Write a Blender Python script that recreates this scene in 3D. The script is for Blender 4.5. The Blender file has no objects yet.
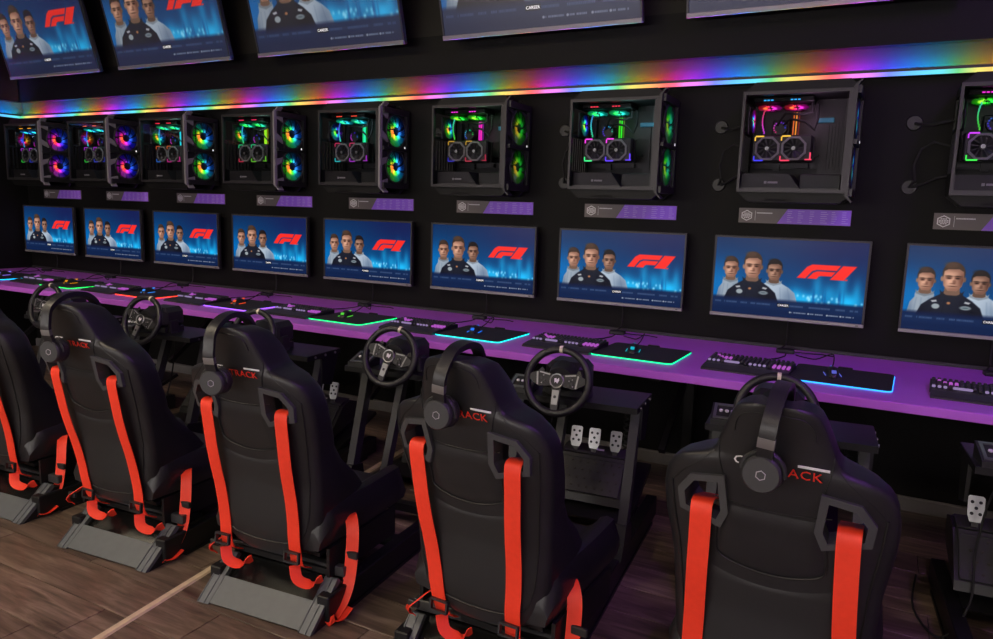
import bpy, math, random
import numpy as np
from mathutils import Vector, Matrix
random.seed(7)
scene = bpy.context.scene
COL = scene.collection
PI = math.pi

# ------------------------------------------------------------------ camera
CAM = Vector((0.4351, -4.0265, 1.4117))
YAW, PITCH, ROLL, FPX = 0.48381, 0.15028, 0.03094, 736.76
fw = Vector((-math.sin(YAW)*math.cos(PITCH), math.cos(YAW)*math.cos(PITCH), -math.sin(PITCH)))
r0 = Vector((math.cos(YAW), math.sin(YAW), 0)); u0 = r0.cross(fw)
rr = math.cos(ROLL)*r0 + math.sin(ROLL)*u0
uu = -math.sin(ROLL)*r0 + math.cos(ROLL)*u0
cd = bpy.data.cameras.new('camera'); cam = bpy.data.objects.new('camera', cd); COL.objects.link(cam)
m3 = Matrix((rr, uu, -fw)).transposed()
cam.matrix_world = Matrix.Translation(CAM) @ m3.to_4x4()
cd.sensor_width = 36; cd.sensor_fit = 'HORIZONTAL'; cd.lens = FPX/993*36; cd.clip_start = 0.05
scene.camera = cam

# ------------------------------------------------------------------ world and exposure
w = bpy.data.worlds.new('world'); scene.world = w; w.use_nodes = True
w.node_tree.nodes['Background'].inputs[0].default_value = (0.02, 0.02, 0.025, 1)
w.node_tree.nodes['Background'].inputs[1].default_value = 0.3
vs = scene.view_settings
vs.view_transform = 'Standard'; vs.look = 'None'; vs.gamma = 1; vs.use_curve_mapping = False
vs.exposure = 0.0
LAMP_W = 26.0        # ceiling panels behind the camera
LAMP_P = 130.0
FILL_F = 18.0       # added fill panels behind the camera for frontal light       # violet tubes on the right
SCREEN_E = 1.15
STRIP_E = 1.3
WASH_E = 210.0

# ------------------------------------------------------------------ helpers
def lin(c):
    return tuple(((x/12.92) if x <= 0.04045 else ((x+0.055)/1.055)**2.4) for x in c)
def srgb(r, g, b): return lin((r/255, g/255, b/255))

MATS = {}
def mat(name, col, rough=0.5, metal=0.0, noise=0.0, nscale=20, bump=0.0, bscale=200, spec=0.5, emit=None, estr=0.0, coat=0.0):
    m = bpy.data.materials.new(name); m.use_nodes = True
    nt = m.node_tree; b = nt.nodes['Principled BSDF']
    b.inputs['Base Color'].default_value = (*col, 1)
    b.inputs['Roughness'].default_value = rough
    b.inputs['Metallic'].default_value = metal
    b.inputs['Specular IOR Level'].default_value = spec
    if coat: b.inputs['Coat Weight'].default_value = coat
    if noise or bump:
        tc = nt.nodes.new('ShaderNodeTexCoord')
    if noise:
        n = nt.nodes.new('ShaderNodeTexNoise'); n.inputs['Scale'].default_value = nscale; n.inputs['Detail'].default_value = 4
        r = nt.nodes.new('ShaderNodeValToRGB')
        r.color_ramp.elements[0].position = .3; r.color_ramp.elements[1].position = .7
        r.color_ramp.elements[0].color = (*[c*(1-noise) for c in col], 1)
        r.color_ramp.elements[1].color = (*[min(1, c*(1+noise)) for c in col], 1)
        nt.links.new(tc.outputs['Object'], n.inputs['Vector']); nt.links.new(n.outputs['Fac'], r.inputs[0])
        nt.links.new(r.outputs[0], b.inputs['Base Color'])
    if bump:
        n2 = nt.nodes.new('ShaderNodeTexNoise'); n2.inputs['Scale'].default_value = bscale; n2.inputs['Detail'].default_value = 2
        bp = nt.nodes.new('ShaderNodeBump'); bp.inputs['Strength'].default_value = bump; bp.inputs['Distance'].default_value = 0.002
        nt.links.new(tc.outputs['Object'], n2.inputs['Vector']); nt.links.new(n2.outputs['Fac'], bp.inputs['Height'])
        nt.links.new(bp.outputs[0], b.inputs['Normal'])
    if emit:
        b.inputs['Emission Color'].default_value = (*emit, 1); b.inputs['Emission Strength'].default_value = estr
    MATS[name] = m
    return m

def attr_mat(name, strength, rough=0.4, sample=True, spec=0.5):
    m = bpy.data.materials.new(name); m.use_nodes = True
    nt = m.node_tree; b = nt.nodes['Principled BSDF']
    b.inputs['Base Color'].default_value = (0.01, 0.01, 0.01, 1); b.inputs['Roughness'].default_value = rough
    b.inputs['Specular IOR Level'].default_value = spec
    a = nt.nodes.new('ShaderNodeAttribute'); a.attribute_name = 'Col'
    nt.links.new(a.outputs['Color'], b.inputs['Emission Color']); b.inputs['Emission Strength'].default_value = strength
    if not sample: m.cycles.emission_sampling = 'NONE'
    MATS[name] = m
    return m

class MB:
    """collects shapes; build() makes one mesh"""
    def __init__(s): s.v = []; s.f = []; s.c = None
    def add(s, vs, fs, M=None):
        o = len(s.v)
        for p in vs:
            p = Vector(p)
            s.v.append(tuple(M @ p) if M else tuple(p))
        s.f += [tuple(o+i for i in f) for f in fs]
        return s
    def box(s, c, d, M=None, rot=None, bev=0.0):
        x, y, z = d[0]/2, d[1]/2, d[2]/2
        if rot is not None:
            R = Matrix.Translation(c) @ rot.to_4x4(); M = (M @ R) if M else R; c = (0, 0, 0)
        if bev <= 0:
            vs = [(c[0]+a*x, c[1]+b*y, c[2]+e*z) for a in (-1, 1) for b in (-1, 1) for e in (-1, 1)]
            return s.add(vs, [(0,1,3,2),(4,6,7,5),(0,4,5,1),(2,3,7,6),(0,2,6,4),(1,5,7,3)], M)
        b_ = min(bev, x*.9, y*.9, z*.9)
        # chamfered box
        vs = []; idx = {}
        for a in (-1, 1):
            for b in (-1, 1):
                for e in (-1, 1):
                    for k in range(3):
                        q = [a*x, b*y, e*z]
                        for j in range(3):
                            if j != k: q[j] -= (a, b, e)[j]*b_
                        idx[(a, b, e, k)] = len(vs); vs.append((c[0]+q[0], c[1]+q[1], c[2]+q[2]))
        fs = []
        S = (-1, 1)
        for a in S:
            q = [idx[(a,b,e,0)] for b, e in ((-1,-1),(1,-1),(1,1),(-1,1))]; fs.append(q if a > 0 else q[::-1])
            q = [idx[(b,a,e,1)] for b, e in ((-1,-1),(-1,1),(1,1),(1,-1))]; fs.append(q if a > 0 else q[::-1])
            q = [idx[(b,e,a,2)] for b, e in ((-1,-1),(1,-1),(1,1),(-1,1))]; fs.append(q if a > 0 else q[::-1])
        for a in S:
            for b in S:
                q = [idx[(a,b,-1,0)], idx[(a,b,1,0)], idx[(a,b,1,1)], idx[(a,b,-1,1)]]; fs.append(q if a*b < 0 else q[::-1])
                q = [idx[(a,-1,b,0)], idx[(a,1,b,0)], idx[(a,1,b,2)], idx[(a,-1,b,2)]]; fs.append(q if a*b > 0 else q[::-1])
                q = [idx[(-1,a,b,1)], idx[(1,a,b,1)], idx[(1,a,b,2)], idx[(-1,a,b,2)]]; fs.append(q if a*b < 0 else q[::-1])
        for a in S:
            for b in S:
                for e in S:
                    q = [idx[(a,b,e,0)], idx[(a,b,e,1)], idx[(a,b,e,2)]]; fs.append(q if a*b*e > 0 else q[::-1])
        return s.add(vs, fs, M)
    def prism(s, pts, axis, a0, a1, M=None):
        """polygon pts in the other two axes (cyclic order), extruded a0..a1 along axis"""
        n = len(pts)
        def P(p, a):
            if axis == 'x': return (a, p[0], p[1])
            if axis == 'y': return (p[0], a, p[1])
            return (p[0], p[1], a)
        vs = [P(p, a0) for p in pts]+[P(p, a1) for p in pts]
        fs = [tuple(range(n))[::-1], tuple(range(n, 2*n))]+[(i, (i+1) % n, n+(i+1) % n, n+i) for i in range(n)]
        return s.add(vs, fs, M)
    def cyl(s, p0, p1, r0, r1=None, n=16, cap=True, M=None):
        r1 = r0 if r1 is None else r1
        p0, p1 = Vector(p0), Vector(p1); d = (p1-p0).normalized()
        a = d.orthogonal().normalized(); b = d.cross(a)
        vs = []
        for p, r in ((p0, r0), (p1, r1)):
            for i in range(n):
                t = 2*PI*i/n; vs.append(p+a*(r*math.cos(t))+b*(r*math.sin(t)))
        fs = [(i, (i+1) % n, n+(i+1) % n, n+i) for i in range(n)]
        if cap: fs += [tuple(range(n))[::-1], tuple(range(n, 2*n))]
        return s.add(vs, fs, M)
    def tube(s, pts, r, n=8, closed=False, M=None):
        pts = [Vector(p) for p in pts]; m = len(pts); vs = []; up = None
        rad = r if isinstance(r, (list, tuple)) else [r]*m
        for i, p in enumerate(pts):
            if closed: t = pts[(i+1) % m]-pts[i-1]
            else: t = pts[min(i+1, m-1)]-pts[max(i-1, 0)]
            t.normalize()
            up = t.orthogonal() if up is None else (up - t*up.dot(t))
            up.normalize(); b = t.cross(up)
            for k in range(n):
                q = 2*PI*k/n; vs.append(p+up*(rad[i]*math.cos(q))+b*(rad[i]*math.sin(q)))
        fs = []
        for i in range(m if closed else m-1):
            j = (i+1) % m
            for k in range(n):
                fs.append((i*n+k, i*n+(k+1) % n, j*n+(k+1) % n, j*n+k))
        if not closed: fs += [tuple(range(n))[::-1], tuple(range((m-1)*n, m*n))]
        return s.add(vs, fs, M)
    def ring(s, c, ax, R, r, n=40, k=8, M=None, sx=1.0):
        ax = Vector(ax).normalized(); a = ax.orthogonal().normalized(); b = ax.cross(a)
        return s.tube([Vector(c)+a*(R*math.cos(2*PI*i/n))+b*(R*sx*math.sin(2*PI*i/n)) for i in range(n)], r, k, True, M)
    def ribbon(s, pts, wdir, wid, th=0.003, M=None):
        """flat strap along pts, wid across wdir (vector or list)"""
        pts = [Vector(p) for p in pts]; m = len(pts); vs = []
        for i, p in enumerate(pts):
            t = (pts[min(i+1, m-1)]-pts[max(i-1, 0)]).normalized()
            wd = Vector(wdir[i] if isinstance(wdir, list) else wdir); wd = (wd-t*wd.dot(t)).normalized()
            nn = t.cross(wd)*th/2; h = wd*wid/2
            vs += [p-h-nn, p+h-nn, p+h+nn, p-h+nn]
        fs = [(0,1,2,3)[::-1], tuple(4*(m-1)+i for i in range(4))]
        for i in range(m-1):
            for k in range(4):
                fs.append((4*i+k, 4*i+(k+1) % 4, 4*i+4+(k+1) % 4, 4*i+4+k))
        return s.add(vs, fs, M)
    def loft(s, rings, M=None, cap=True):
        n = len(rings[0]); vs = [p for r in rings for p in r]; fs = []
        for i in range(len(rings)-1):
            for k in range(n):
                fs.append((i*n+k, i*n+(k+1) % n, (i+1)*n+(k+1) % n, (i+1)*n+k))
        if cap: fs += [tuple(range(n))[::-1], tuple(range((len(rings)-1)*n, len(rings)*n))]
        return s.add(vs, fs, M)
    def mesh(s, name, smooth=35):
        me = bpy.data.meshes.new(name); me.from_pydata(s.v, [], s.f)
        import bmesh
        bm = bmesh.new(); bm.from_mesh(me); bmesh.ops.recalc_face_normals(bm, faces=bm.faces); bm.to_mesh(me); bm.free()
        if s.c is not None:
            at = me.color_attributes.new('Col', 'FLOAT_COLOR', 'POINT')
            at.data.foreach_set('color', np.array([(*c, 1) if len(c) == 3 else c for c in s.c], dtype=np.float32).ravel())
        if smooth:
            for p in me.polygons: p.use_smooth = True
            me.set_sharp_from_angle(angle=math.radians(smooth))
        return me

CACHE = {}
def part(name, parent, material, fn, key=None, loc=(0,0,0), rot=(0,0,0), scale=(1,1,1), smooth=35, label=None, kind=None):
    """one mesh object; meshes are shared between alike parts through key"""
    if key is not None and key in CACHE: me = CACHE[key]
    else:
        r = fn() if callable(fn) else fn
        me = r if isinstance(r, bpy.types.Mesh) else r.mesh(name, smooth)
        me.materials.clear(); me.materials.append(MATS[material])
        if key is not None: CACHE[key] = me
    o = bpy.data.objects.new(name, me); COL.objects.link(o)
    if MATS[material] is not me.materials[0]:
        o.material_slots[0].link = 'OBJECT'; o.material_slots[0].material = MATS[material]
    o.parent = parent; o.location = loc; o.rotation_euler = rot; o.scale = scale
    if label: o['label'] = label
    if kind: o['kind'] = kind
    return o
def tag(o, label, cat, group=None):
    o['label'] = label; o['category'] = cat
    if group: o['group'] = group
    return o
def thing(name, label, cat, loc=(0,0,0), rz=0.0, group=None):
    o = bpy.data.objects.new(name, None); o.empty_display_size = .1; COL.objects.link(o)
    o.location = loc; o.rotation_euler = (0, 0, rz)
    return tag(o, label, cat, group)
def struct(name, mb, material, parent=None, **k):
    o = part(name, parent, material, mb, **k); o['kind'] = 'structure'; return o
def text_mesh(txt, size, align='CENTER', shear=0.0, ext=0.0004, spacing=1.0):
    cu = bpy.data.curves.new('lettering', 'FONT'); cu.body = txt; cu.size = size; cu.align_x = align; cu.align_y = 'CENTER'
    cu.shear = shear; cu.extrude = ext; cu.space_character = spacing; cu.resolution_u = 2
    ob = bpy.data.objects.new('lettering', cu); COL.objects.link(ob)
    me = bpy.data.meshes.new_from_object(ob.evaluated_get(bpy.context.evaluated_depsgraph_get()))
    bpy.data.objects.remove(ob); bpy.data.curves.remove(cu)
    return me
RX = lambda a: Matrix.Rotation(a, 3, 'X')
RY = lambda a: Matrix.Rotation(a, 3, 'Y')
RZ = lambda a: Matrix.Rotation(a, 3, 'Z')
def T(x, y, z, R=None):
    M = Matrix.Translation((x, y, z)); return M @ R.to_4x4() if R is not None else M
def hsv(h, s, v):
    import colorsys; return colorsys.hsv_to_rgb(h % 1, s, v)
def curve_pts(P, n=8):
    out = []
    for i in range(len(P)-1):
        p0, p1, p2, p3 = P[max(i-1, 0)], P[i], P[i+1], P[min(i+2, len(P)-1)]
        for k in range(n):
            t = k/n
            out.append(tuple(.5*((2*b)+(-a+c)*t+(2*a-5*b+4*c-d)*t*t+(-a+3*b-3*c+d)*t**3) for a, b, c, d in zip(p0, p1, p2, p3)))
    return out+[tuple(P[-1])]
ORD = ['first', 'second', 'third', 'fourth', 'fifth', 'sixth', 'seventh', 'eighth', 'ninth']

# ------------------------------------------------------------------ materials
mat('wall_black', (0.0068, 0.0063, 0.0064), .6, noise=.12, nscale=3, bump=.08, bscale=90, spec=.16)
mat('wall_upper', (0.0060, 0.0056, 0.0060), .5, noise=.1, nscale=3, spec=.16)
mat('upper_grey', (0.022, 0.020, 0.017), .6, noise=.1, nscale=4, spec=.2)  # warm grey, paler than the wall below
mat('band_paint', (0.036, 0.036, 0.037), .7, spec=.15, noise=.06, nscale=8)
mat('ceiling_dark', (0.035, 0.035, 0.04), .9)
mat('room_wall', (0.34, 0.31, 0.27), .8, noise=.08, nscale=2)
mat('baseboard', (0.17, 0.16, 0.165), .45, noise=.08, nscale=6)
mat('desk_violet', srgb(206, 108, 236), .36, noise=.05, nscale=5, bump=.03, bscale=350)
mat('plastic_black', (0.018, 0.018, 0.019), .42)
mat('plastic_gloss', (.008, .008, .008), .22)
mat('plastic_dark', (0.032, 0.032, 0.034), .5)
mat('plastic_satin', (0.045, 0.045, 0.048), .35)
mat('slot_plastic', (0.060, 0.060, 0.066), .42)
mat('rubber', (0.012, 0.012, 0.012), .8)
mat('stud_grey', (.06, .055, .045), .5)
mat('handle_black', (.006, .006, .006), .5, spec=.25)
mat('frame_black', (0.010, 0.010, 0.011), .42, bump=.05, bscale=500, spec=.35)
mat('grommet_grey', (.018, .017, .018), .5)
mat('frame_mid', (0.034, 0.034, 0.036), .45, metal=.2)
mat('trim_grey', (0.26, 0.25, 0.25), .45)
mat('frame_grey', (0.098, 0.108, 0.115), .45, metal=.1, noise=.06, nscale=30)
mat('gunmetal', (0.038, 0.036, 0.038), .42, metal=.35)
mat('case_metal', (0.012, 0.0115, 0.012), .5, metal=.2)
mat('silver', (0.36, 0.36, 0.37), .32, metal=.85)
mat('chin_grey', (0.30, 0.29, 0.29), .35, metal=.3)
mat('leather', (0.0165, 0.016, 0.0185), .37, noise=.15, nscale=14, bump=.22, bscale=420, spec=.5)
mat('leather_panel', (0.0185, 0.0185, 0.0205), .45, bump=.15, bscale=600)
mat('piping', (0.010, 0.010, 0.011), .5)
mat('strap_red', (1.0, 0.050, 0.018), .55, noise=.06, nscale=60, bump=.15, bscale=900)
mat('red_print', (0.75, 0.03, 0.015), .6)
mat('white_print', (0.78, 0.76, 0.80), .6)
mat('grey_print', (0.42, 0.40, 0.42), .6)
mat('plaque_grey', (0.16, 0.135, 0.14), .5)
mat('plaque_violet', srgb(158, 104, 240), .5)
mat('plaque_ink', srgb(196, 160, 250), .5)
mat('trim_wood', (0.60, 0.47, 0.32), .5, noise=.12, nscale=25)
mat('cream', (0.75, 0.68, 0.52), .5)
mat('pad_cloth', (0.020, 0.020, 0.021), .75, bump=.1, bscale=800)
mat('blue_tag', (0.03, 0.16, 0.26), .4, emit=(0.02, .22, .36), estr=.35)
mat('gold_label', (0.30, 0.24, 0.06), .5)
mat('lamp_white', (0.8, 0.8, 0.8), .5, emit=(1.0, 0.84, 0.60), estr=LAMP_W)
mat('fill_front', (0.8, 0.8, 0.8), .5, emit=(1.0, 0.93, 0.88), estr=FILL_F)
mat('lamp_violet', (0.8, 0.8, 0.8), .5, emit=(0.50, 0.13, 1.0), estr=LAMP_P)
mat('text_glow', (0.8, 0.8, 0.8), .5, emit=(1, 1, 1), estr=.75)
for nm, c, e in (('key_glow', (0.70, 0.14, 0.85), .55), ('key_white', (0.62, 0.45, 0.9), .40)):
    mat(nm, (0.02, 0.02, 0.02), .4, emit=c, estr=e); MATS[nm].cycles.emission_sampling = 'NONE'
PADC = {1: (0.0, .55, 1.0), 2: (0.0, .85, .10), 3: (1.0, .05, .015), 4: (.32, .10, 1.0), 5: (.0, .80, .18), 6: (.0, .72, .62), 7: (.0, .75, .25), 8: (.02, .32, 1.0), 9: (.3, .05, 1)}
for k, c in PADC.items(): mat('pad_glow_%d' % k, (.02, .02, .02), .4, emit=c, estr=2.6)
MC = {1: (.3, .2, 1.), 2: (.8, .3, .0), 3: (.05, .3, 1.), 4: (1., .1, .02), 5: (.1, .7, .05), 6: (.02, .2, 1.), 7: (.0, .5, .6), 8: (.1, .12, .6), 9: (.1, .1, .8)}
for k, c in MC.items(): mat('mouse_glow_%d' % k, (.02, .02, .02), .4, emit=c, estr=.9)
attr_mat('screen_glow', SCREEN_E, .22, True, .10)
attr_mat('tv_glow', SCREEN_E*.62, .30, True, .6)
MATS['tv_glow'].node_tree.nodes['Principled BSDF'].inputs['Base Color'].default_value = (.040, .037, .030, 1)
MATS['screen_glow'].node_tree.nodes['Principled BSDF'].inputs['Base Color'].default_value = (.003, .003, .003, 1)
attr_mat('rgb_glow', 2.0, .4, False)
g = mat('glass', (1, 1, 1), .03); nt = g.node_tree
for n in list(nt.nodes): nt.nodes.remove(n)
out = nt.nodes.new('ShaderNodeOutputMaterial'); mx = nt.nodes.new('ShaderNodeMixShader'); lw = nt.nodes.new('ShaderNodeLayerWeight'); lw.inputs[0].default_value = .5; fr = nt.nodes.new('ShaderNodeMath'); fr.operation = 'POWER'; fr.inputs[1].default_value = 4.0; nt.links.new(lw.outputs['Facing'], fr.inputs[0])
tr = nt.nodes.new('ShaderNodeBsdfTransparent'); tr.inputs[0].default_value = (.82, .82, .84, 1); gl = nt.nodes.new('ShaderNodeBsdfGlossy'); gl.inputs['Roughness'].default_value = .05
nt.links.new(fr.outputs[0], mx.inputs[0]); nt.links.new(tr.outputs[0], mx.inputs[1]); nt.links.new(gl.outputs[0], mx.inputs[2]); nt.links.new(mx.outputs[0], out.inputs[0])

# rainbow LED strip: the tape itself changes colour along its length
m = mat('led_rainbow', (.02, .02, .02), .4); nt = m.node_tree; b = nt.nodes['Principled BSDF']
tc = nt.nodes.new('ShaderNodeTexCoord'); sp = nt.nodes.new('ShaderNodeSeparateXYZ')
ad = nt.nodes.new('ShaderNodeMath'); ad.operation = 'ADD'; ad.inputs[1].default_value = 79*.0+100*.79-.054
dv = nt.nodes.new('ShaderNodeMath'); dv.operation = 'DIVIDE'; dv.inputs[1].default_value = .79
fc = nt.nodes.new('ShaderNodeMath'); fc.operation = 'FRACT'
sy = nt.nodes.new('ShaderNodeMath'); sy.operation = 'ADD'
cr = nt.nodes.new('ShaderNodeValToRGB'); cr.color_ramp.interpolation = 'LINEAR'
stops = [(0, (1, .02, .03)), (.05, (1, .02, .18)), (.11, (1, .10, .70)), (.22, (.62, .10, 1)), (.31, (.06, .12, 1)), (.42, (.0, .42, 1)), (.56, (.0, .62, .85)), (.66, (.02, .55, .10)), (.76, (.75, .62, .02)), (.88, (1, .36, .01)), (.97, (1, .08, .01)), (1, (1, .02, .03))]
el = cr.color_ramp.elements
el[0].position, el[0].color = 0, (*stops[0][1], 1); el[1].position, el[1].color = 1, (*stops[-1][1], 1)
for p, c in stops[1:-1]:
    e = el.new(p); e.color = (*c, 1)
nt.links.new(tc.outputs['Object'], sp.inputs[0]); nt.links.new(sp.outputs['X'], sy.inputs[0]); nt.links.new(sp.outputs['Y'], sy.inputs[1])
nt.links.new(sy.outputs[0], ad.inputs[0]); nt.links.new(ad.outputs[0], dv.inputs[0]); nt.links.new(dv.outputs[0], fc.inputs[0]); nt.links.new(fc.outputs[0], cr.inputs[0])
nt.links.new(cr.outputs[0], b.inputs['Emission Color']); b.inputs['Emission Strength'].default_value = STRIP_E

m2 = m.copy(); m2.name = 'led_wash'; MATS['led_wash'] = m2; m2.node_tree.nodes['Principled BSDF'].inputs['Emission Strength'].default_value = WASH_E

WASHC = [(.75, .0, .03), (.85, .0, .28), (.72, .02, .95), (.42, .02, 1.2), (.06, .05, 1.3), (.0, .24, 1.3), (.0, .46, .95), (.0, .50, .05), (.36, .34, .0), (.62, .20, .0), (.75, .04, .0), (.75, .0, .03)]
for e_, c_ in zip([n_ for n_ in m2.node_tree.nodes if n_.type == 'VALTORGB'][0].color_ramp.elements, WASHC): e_.color = (*c_, 1)
for e_ in cr.color_ramp.elements: e_.color = tuple(.90*c+.10 for c in e_.color[:3])+(1,)

# vinyl plank floor
m = mat('plank', (.1, .07, .05), .34); nt = m.node_tree; b = nt.nodes['Principled BSDF']
tc = nt.nodes.new('ShaderNodeTexCoord'); oi = nt.nodes.new('ShaderNodeObjectInfo'); mp = nt.nodes.new('ShaderNodeMapping'); mp.inputs['Scale'].default_value = (1.6, 14, 1)
av = nt.nodes.new('ShaderNodeVectorMath'); av.operation = 'ADD'; sc = nt.nodes.new('ShaderNodeMath'); sc.operation = 'MULTIPLY'; sc.inputs[1].default_value = 53.0
cb = nt.nodes.new('ShaderNodeCombineXYZ')
n1 = nt.nodes.new('ShaderNodeTexNoise'); n1.inputs['Scale'].default_value = 2.2; n1.inputs['Detail'].default_value = 7; n1.inputs['Roughness'].default_value = .62; n1.inputs['Distortion'].default_value = .6
cr = nt.nodes.new('ShaderNodeValToRGB'); el = cr.color_ramp.elements
el[0].position, el[0].color = .28, (.048, .032, .024, 1); el[1].position, el[1].color = .72, (.28, .205, .155, 1); e = el.new(.5); e.color = (.145, .100, .074, 1)
hs = nt.nodes.new('ShaderNodeHueSaturation'); mr = nt.nodes.new('ShaderNodeMapRange'); mr.inputs['To Min'].default_value = .72; mr.inputs['To Max'].default_value = 1.25
nt.links.new(tc.outputs['Object'], mp.inputs[0]); nt.links.new(oi.outputs['Random'], sc.inputs[0]); nt.links.new(sc.outputs[0], cb.inputs[0]); nt.links.new(sc.outputs[0], cb.inputs[1])
nt.links.new(mp.outputs[0], av.inputs[0]); nt.links.new(cb.outputs[0], av.inputs[1]); nt.links.new(av.outputs[0], n1.inputs['Vector']); nt.links.new(n1.outputs['Fac'], cr.inputs[0])
nt.links.new(cr.outputs[0], hs.inputs['Color']); nt.links.new(oi.outputs['Random'], mr.inputs['Value']); nt.links.new(mr.outputs[0], hs.inputs['Value']); nt.links.new(hs.outputs[0], b.inputs['Base Color'])
mat('floor_base', (.012, .009, .007), .8)

# ------------------------------------------------------------------ room shell
XL, XR, YB, ZC = -6.56, 3.6, -8.0, 3.35
floor = struct('floor', MB().box(((XL+XR)/2, YB/2, -.055), (XR-XL, -YB, .10)), 'floor_base', smooth=0)
PW, PL = .182, 1.22
nrow = int(4.6/PW)+1
for i in range(nrow):
    y0 = -i*PW; off = random.uniform(0, PL); x = XL-off
    while x < XR-1.0:
        a, b2 = max(x, XL), min(x+PL, XR); x += PL
        if b2-a < .05: continue
        if abs((b2-a)-PL) < 1e-6:
            part('plank', floor, 'plank', lambda: MB().box((0,0,-.0035), (PL-.003, PW-.003, .007), bev=.0012), key='plank', loc=((a+b2)/2, y0-PW/2, 0), smooth=0)
        else:
            part('plank', floor, 'plank', MB().box((0,0,-.0035), (b2-a-.003, PW-.003, .007), bev=.0012), loc=((a+b2)/2, y0-PW/2, 0), smooth=0)
part('plank_field', floor, 'plank', MB().box(((XL+XR)/2, (YB-nrow*PW)/2, -.0035), (XR-XL, -YB-nrow*PW, .007)), smooth=0, kind='stuff')
struct('ceiling', MB().box(((XL+XR)/2, YB/2, ZC+.05), (XR-XL, -YB, .1)), 'ceiling_dark', smooth=0)
wall = struct('wall_back', MB().box(((XL+XR)/2, .05, 1.05), (XR-XL, .1, 2.1)), 'wall_black', smooth=0)
band = struct('light_band', MB().box(((XL+XR)/2, .05, 2.17), (XR-XL, .1, .14)), 'band_paint', parent=wall, smooth=0)
up = MB().box(((XL+XR)/2, .025, 2.325), (XR-XL, .15, .23))
struct('wall_upper_panel', MB().box(((XL+XR)/2, .035, 2.895), (XR-XL, .13, .91)), 'upper_grey', smooth=0)
struct('wall_upper_back', up, 'wall_upper', smooth=0)
wl = struct('wall_left', MB().box((XL-.05, YB/2, 1.05), (.1, -YB, 2.1)), 'wall_black', smooth=0)
struct('light_band', MB().box((XL-.05, YB/2, 2.17), (.1, -YB, .14)), 'band_paint', parent=wl, smooth=0)
struct('wall_upper_left', MB().box((XL-.025, YB/2-.03, 2.78), (.15, -YB-.06, 1.14)), 'wall_upper', smooth=0)
struct('wall_right', MB().box((XR+.05, YB/2, 1.67), (.1, -YB, 3.35)), 'room_wall', smooth=0)
struct('wall_front', MB().box(((XL+XR)/2, YB-.05, 1.67), (XR-XL, .1, 3.35)), 'room_wall', smooth=0)
struct('baseboard_back', MB().prism([(-.001, 0), (-.016, 0), (-.016, .062), (-.010, .070), (-.001, .070)], 'x', XL, XR), 'baseboard', smooth=0)
# pale transition strip laid over the planks
ts = struct('trim_1', MB().prism([(-.017, 0), (.017, 0), (.011, .006), (-.011, .006)], 'y', -1.6, 2.0), 'trim_wood', smooth=0, loc=(-1.705, -2.55, 0), rot=(0, 0, .125))

# ceiling lamps behind the camera, and violet tubes towards the right
for i, (x, y) in enumerate([(-4.6, -3.2), (-2.6, -3.4), (-4.2, -5.2), (-1.6, -5.2), (.8, -5.4)]):
    o = thing('ceiling_light', 'square warm white ceiling panel lamp, %s of the five over the room' % ORD[i], 'ceiling light', (x, y, ZC), group='ceiling panel lamps over the open floor')
    part('frame', o, 'plastic_dark', lambda: MB().box((0, .31, -.02), (.64, .02, .04)).box((0, -.31, -.02), (.64, .02, .04)).box((.31, 0, -.02), (.02, .6, .04)).box((-.31, 0, -.02), (.02, .6, .04)), key='lampframe', smooth=0)
    part('diffuser', o, 'lamp_white', lambda: MB().box((0, 0, -.015), (.6, .6, .03)), key='lampdiff', smooth=0)
for i, (x, y) in enumerate([(1.55, -2.1), (1.9, -3.6)]):
    o = thing('tube_light', 'violet tube lamp on the dark ceiling, %s one from the monitor wall' % ORD[i], 'tube light', (x, y, ZC), rz=.0, group='violet ceiling tubes')
    part('housing', o, 'plastic_dark', lambda: MB().box((0, 0, -.02), (.08, 1.3, .04), bev=.01), key='tubeh', smooth=0)
    part('tube', o, 'lamp_violet', lambda: MB().cyl((0, -.6, -.055), (0, .6, -.055), .02), key='tube')

for i, x in enumerate([-5.0, -2.9, -.8, 1.3]):  # soft frontal fill: panels added out of view, not known fixtures
    o = thing('fill_panel', 'added white fill panel on the far wall, %s from the dark corner wall' % ORD[i], 'fill light', (x, YB, 1.43), group='added fill panels on the far wall')
    part('frame', o, 'plastic_dark', lambda: MB().box((0, .02, .26), (1.64, .04, .04)).box((0, .02, -.26), (1.64, .04, .04)).box((.80, .02, 0), (.04, .04, .48)).box((-.80, .02, 0), (.04, .04, .48)), key='wlframe', smooth=0)
    part('diffuser', o, 'fill_front', lambda: MB().box((0, .015, 0), (1.56, .03, .48)), key='wldiff', smooth=0)

# ------------------------------------------------------------------ rainbow LED strip
led = thing('led_strip', 'long rainbow coloured LED light strip running along the black wall above the computers', 'light strip', (0, 0, 0))
ZS = 2.078
def run(y0, y1, z0, z1):
    b = MB().box(((XL+XR)/2, (y0+y1)/2, (z0+z1)/2), (XR-XL-.12, y1-y0, z1-z0))
    return b.box((XL-(y0+y1)/2, YB/2, (z0+z1)/2), (y1-y0, -YB-.12, z1-z0))
pr_ = run(-.055, -.002, ZS-.010, ZS+.012); pr_.v += run(-.055, -.051, ZS+.012, ZS+.024).v; pr_.f += [tuple(16+i for i in f) for f in run(0, 1, 0, 1).f]
part('profile', led, 'plastic_black', pr_, smooth=0)
part('diffuser', led, 'led_rainbow', run(-.059, -.0552, ZS-.009, ZS+.010), smooth=0, label='glowing front of the rainbow strip')
part('top_diffuser', led, 'led_wash', run(-.048, -.036, ZS+.0122, ZS+.0150), smooth=0, label='glowing top of the strip that washes the wall above it')

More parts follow.
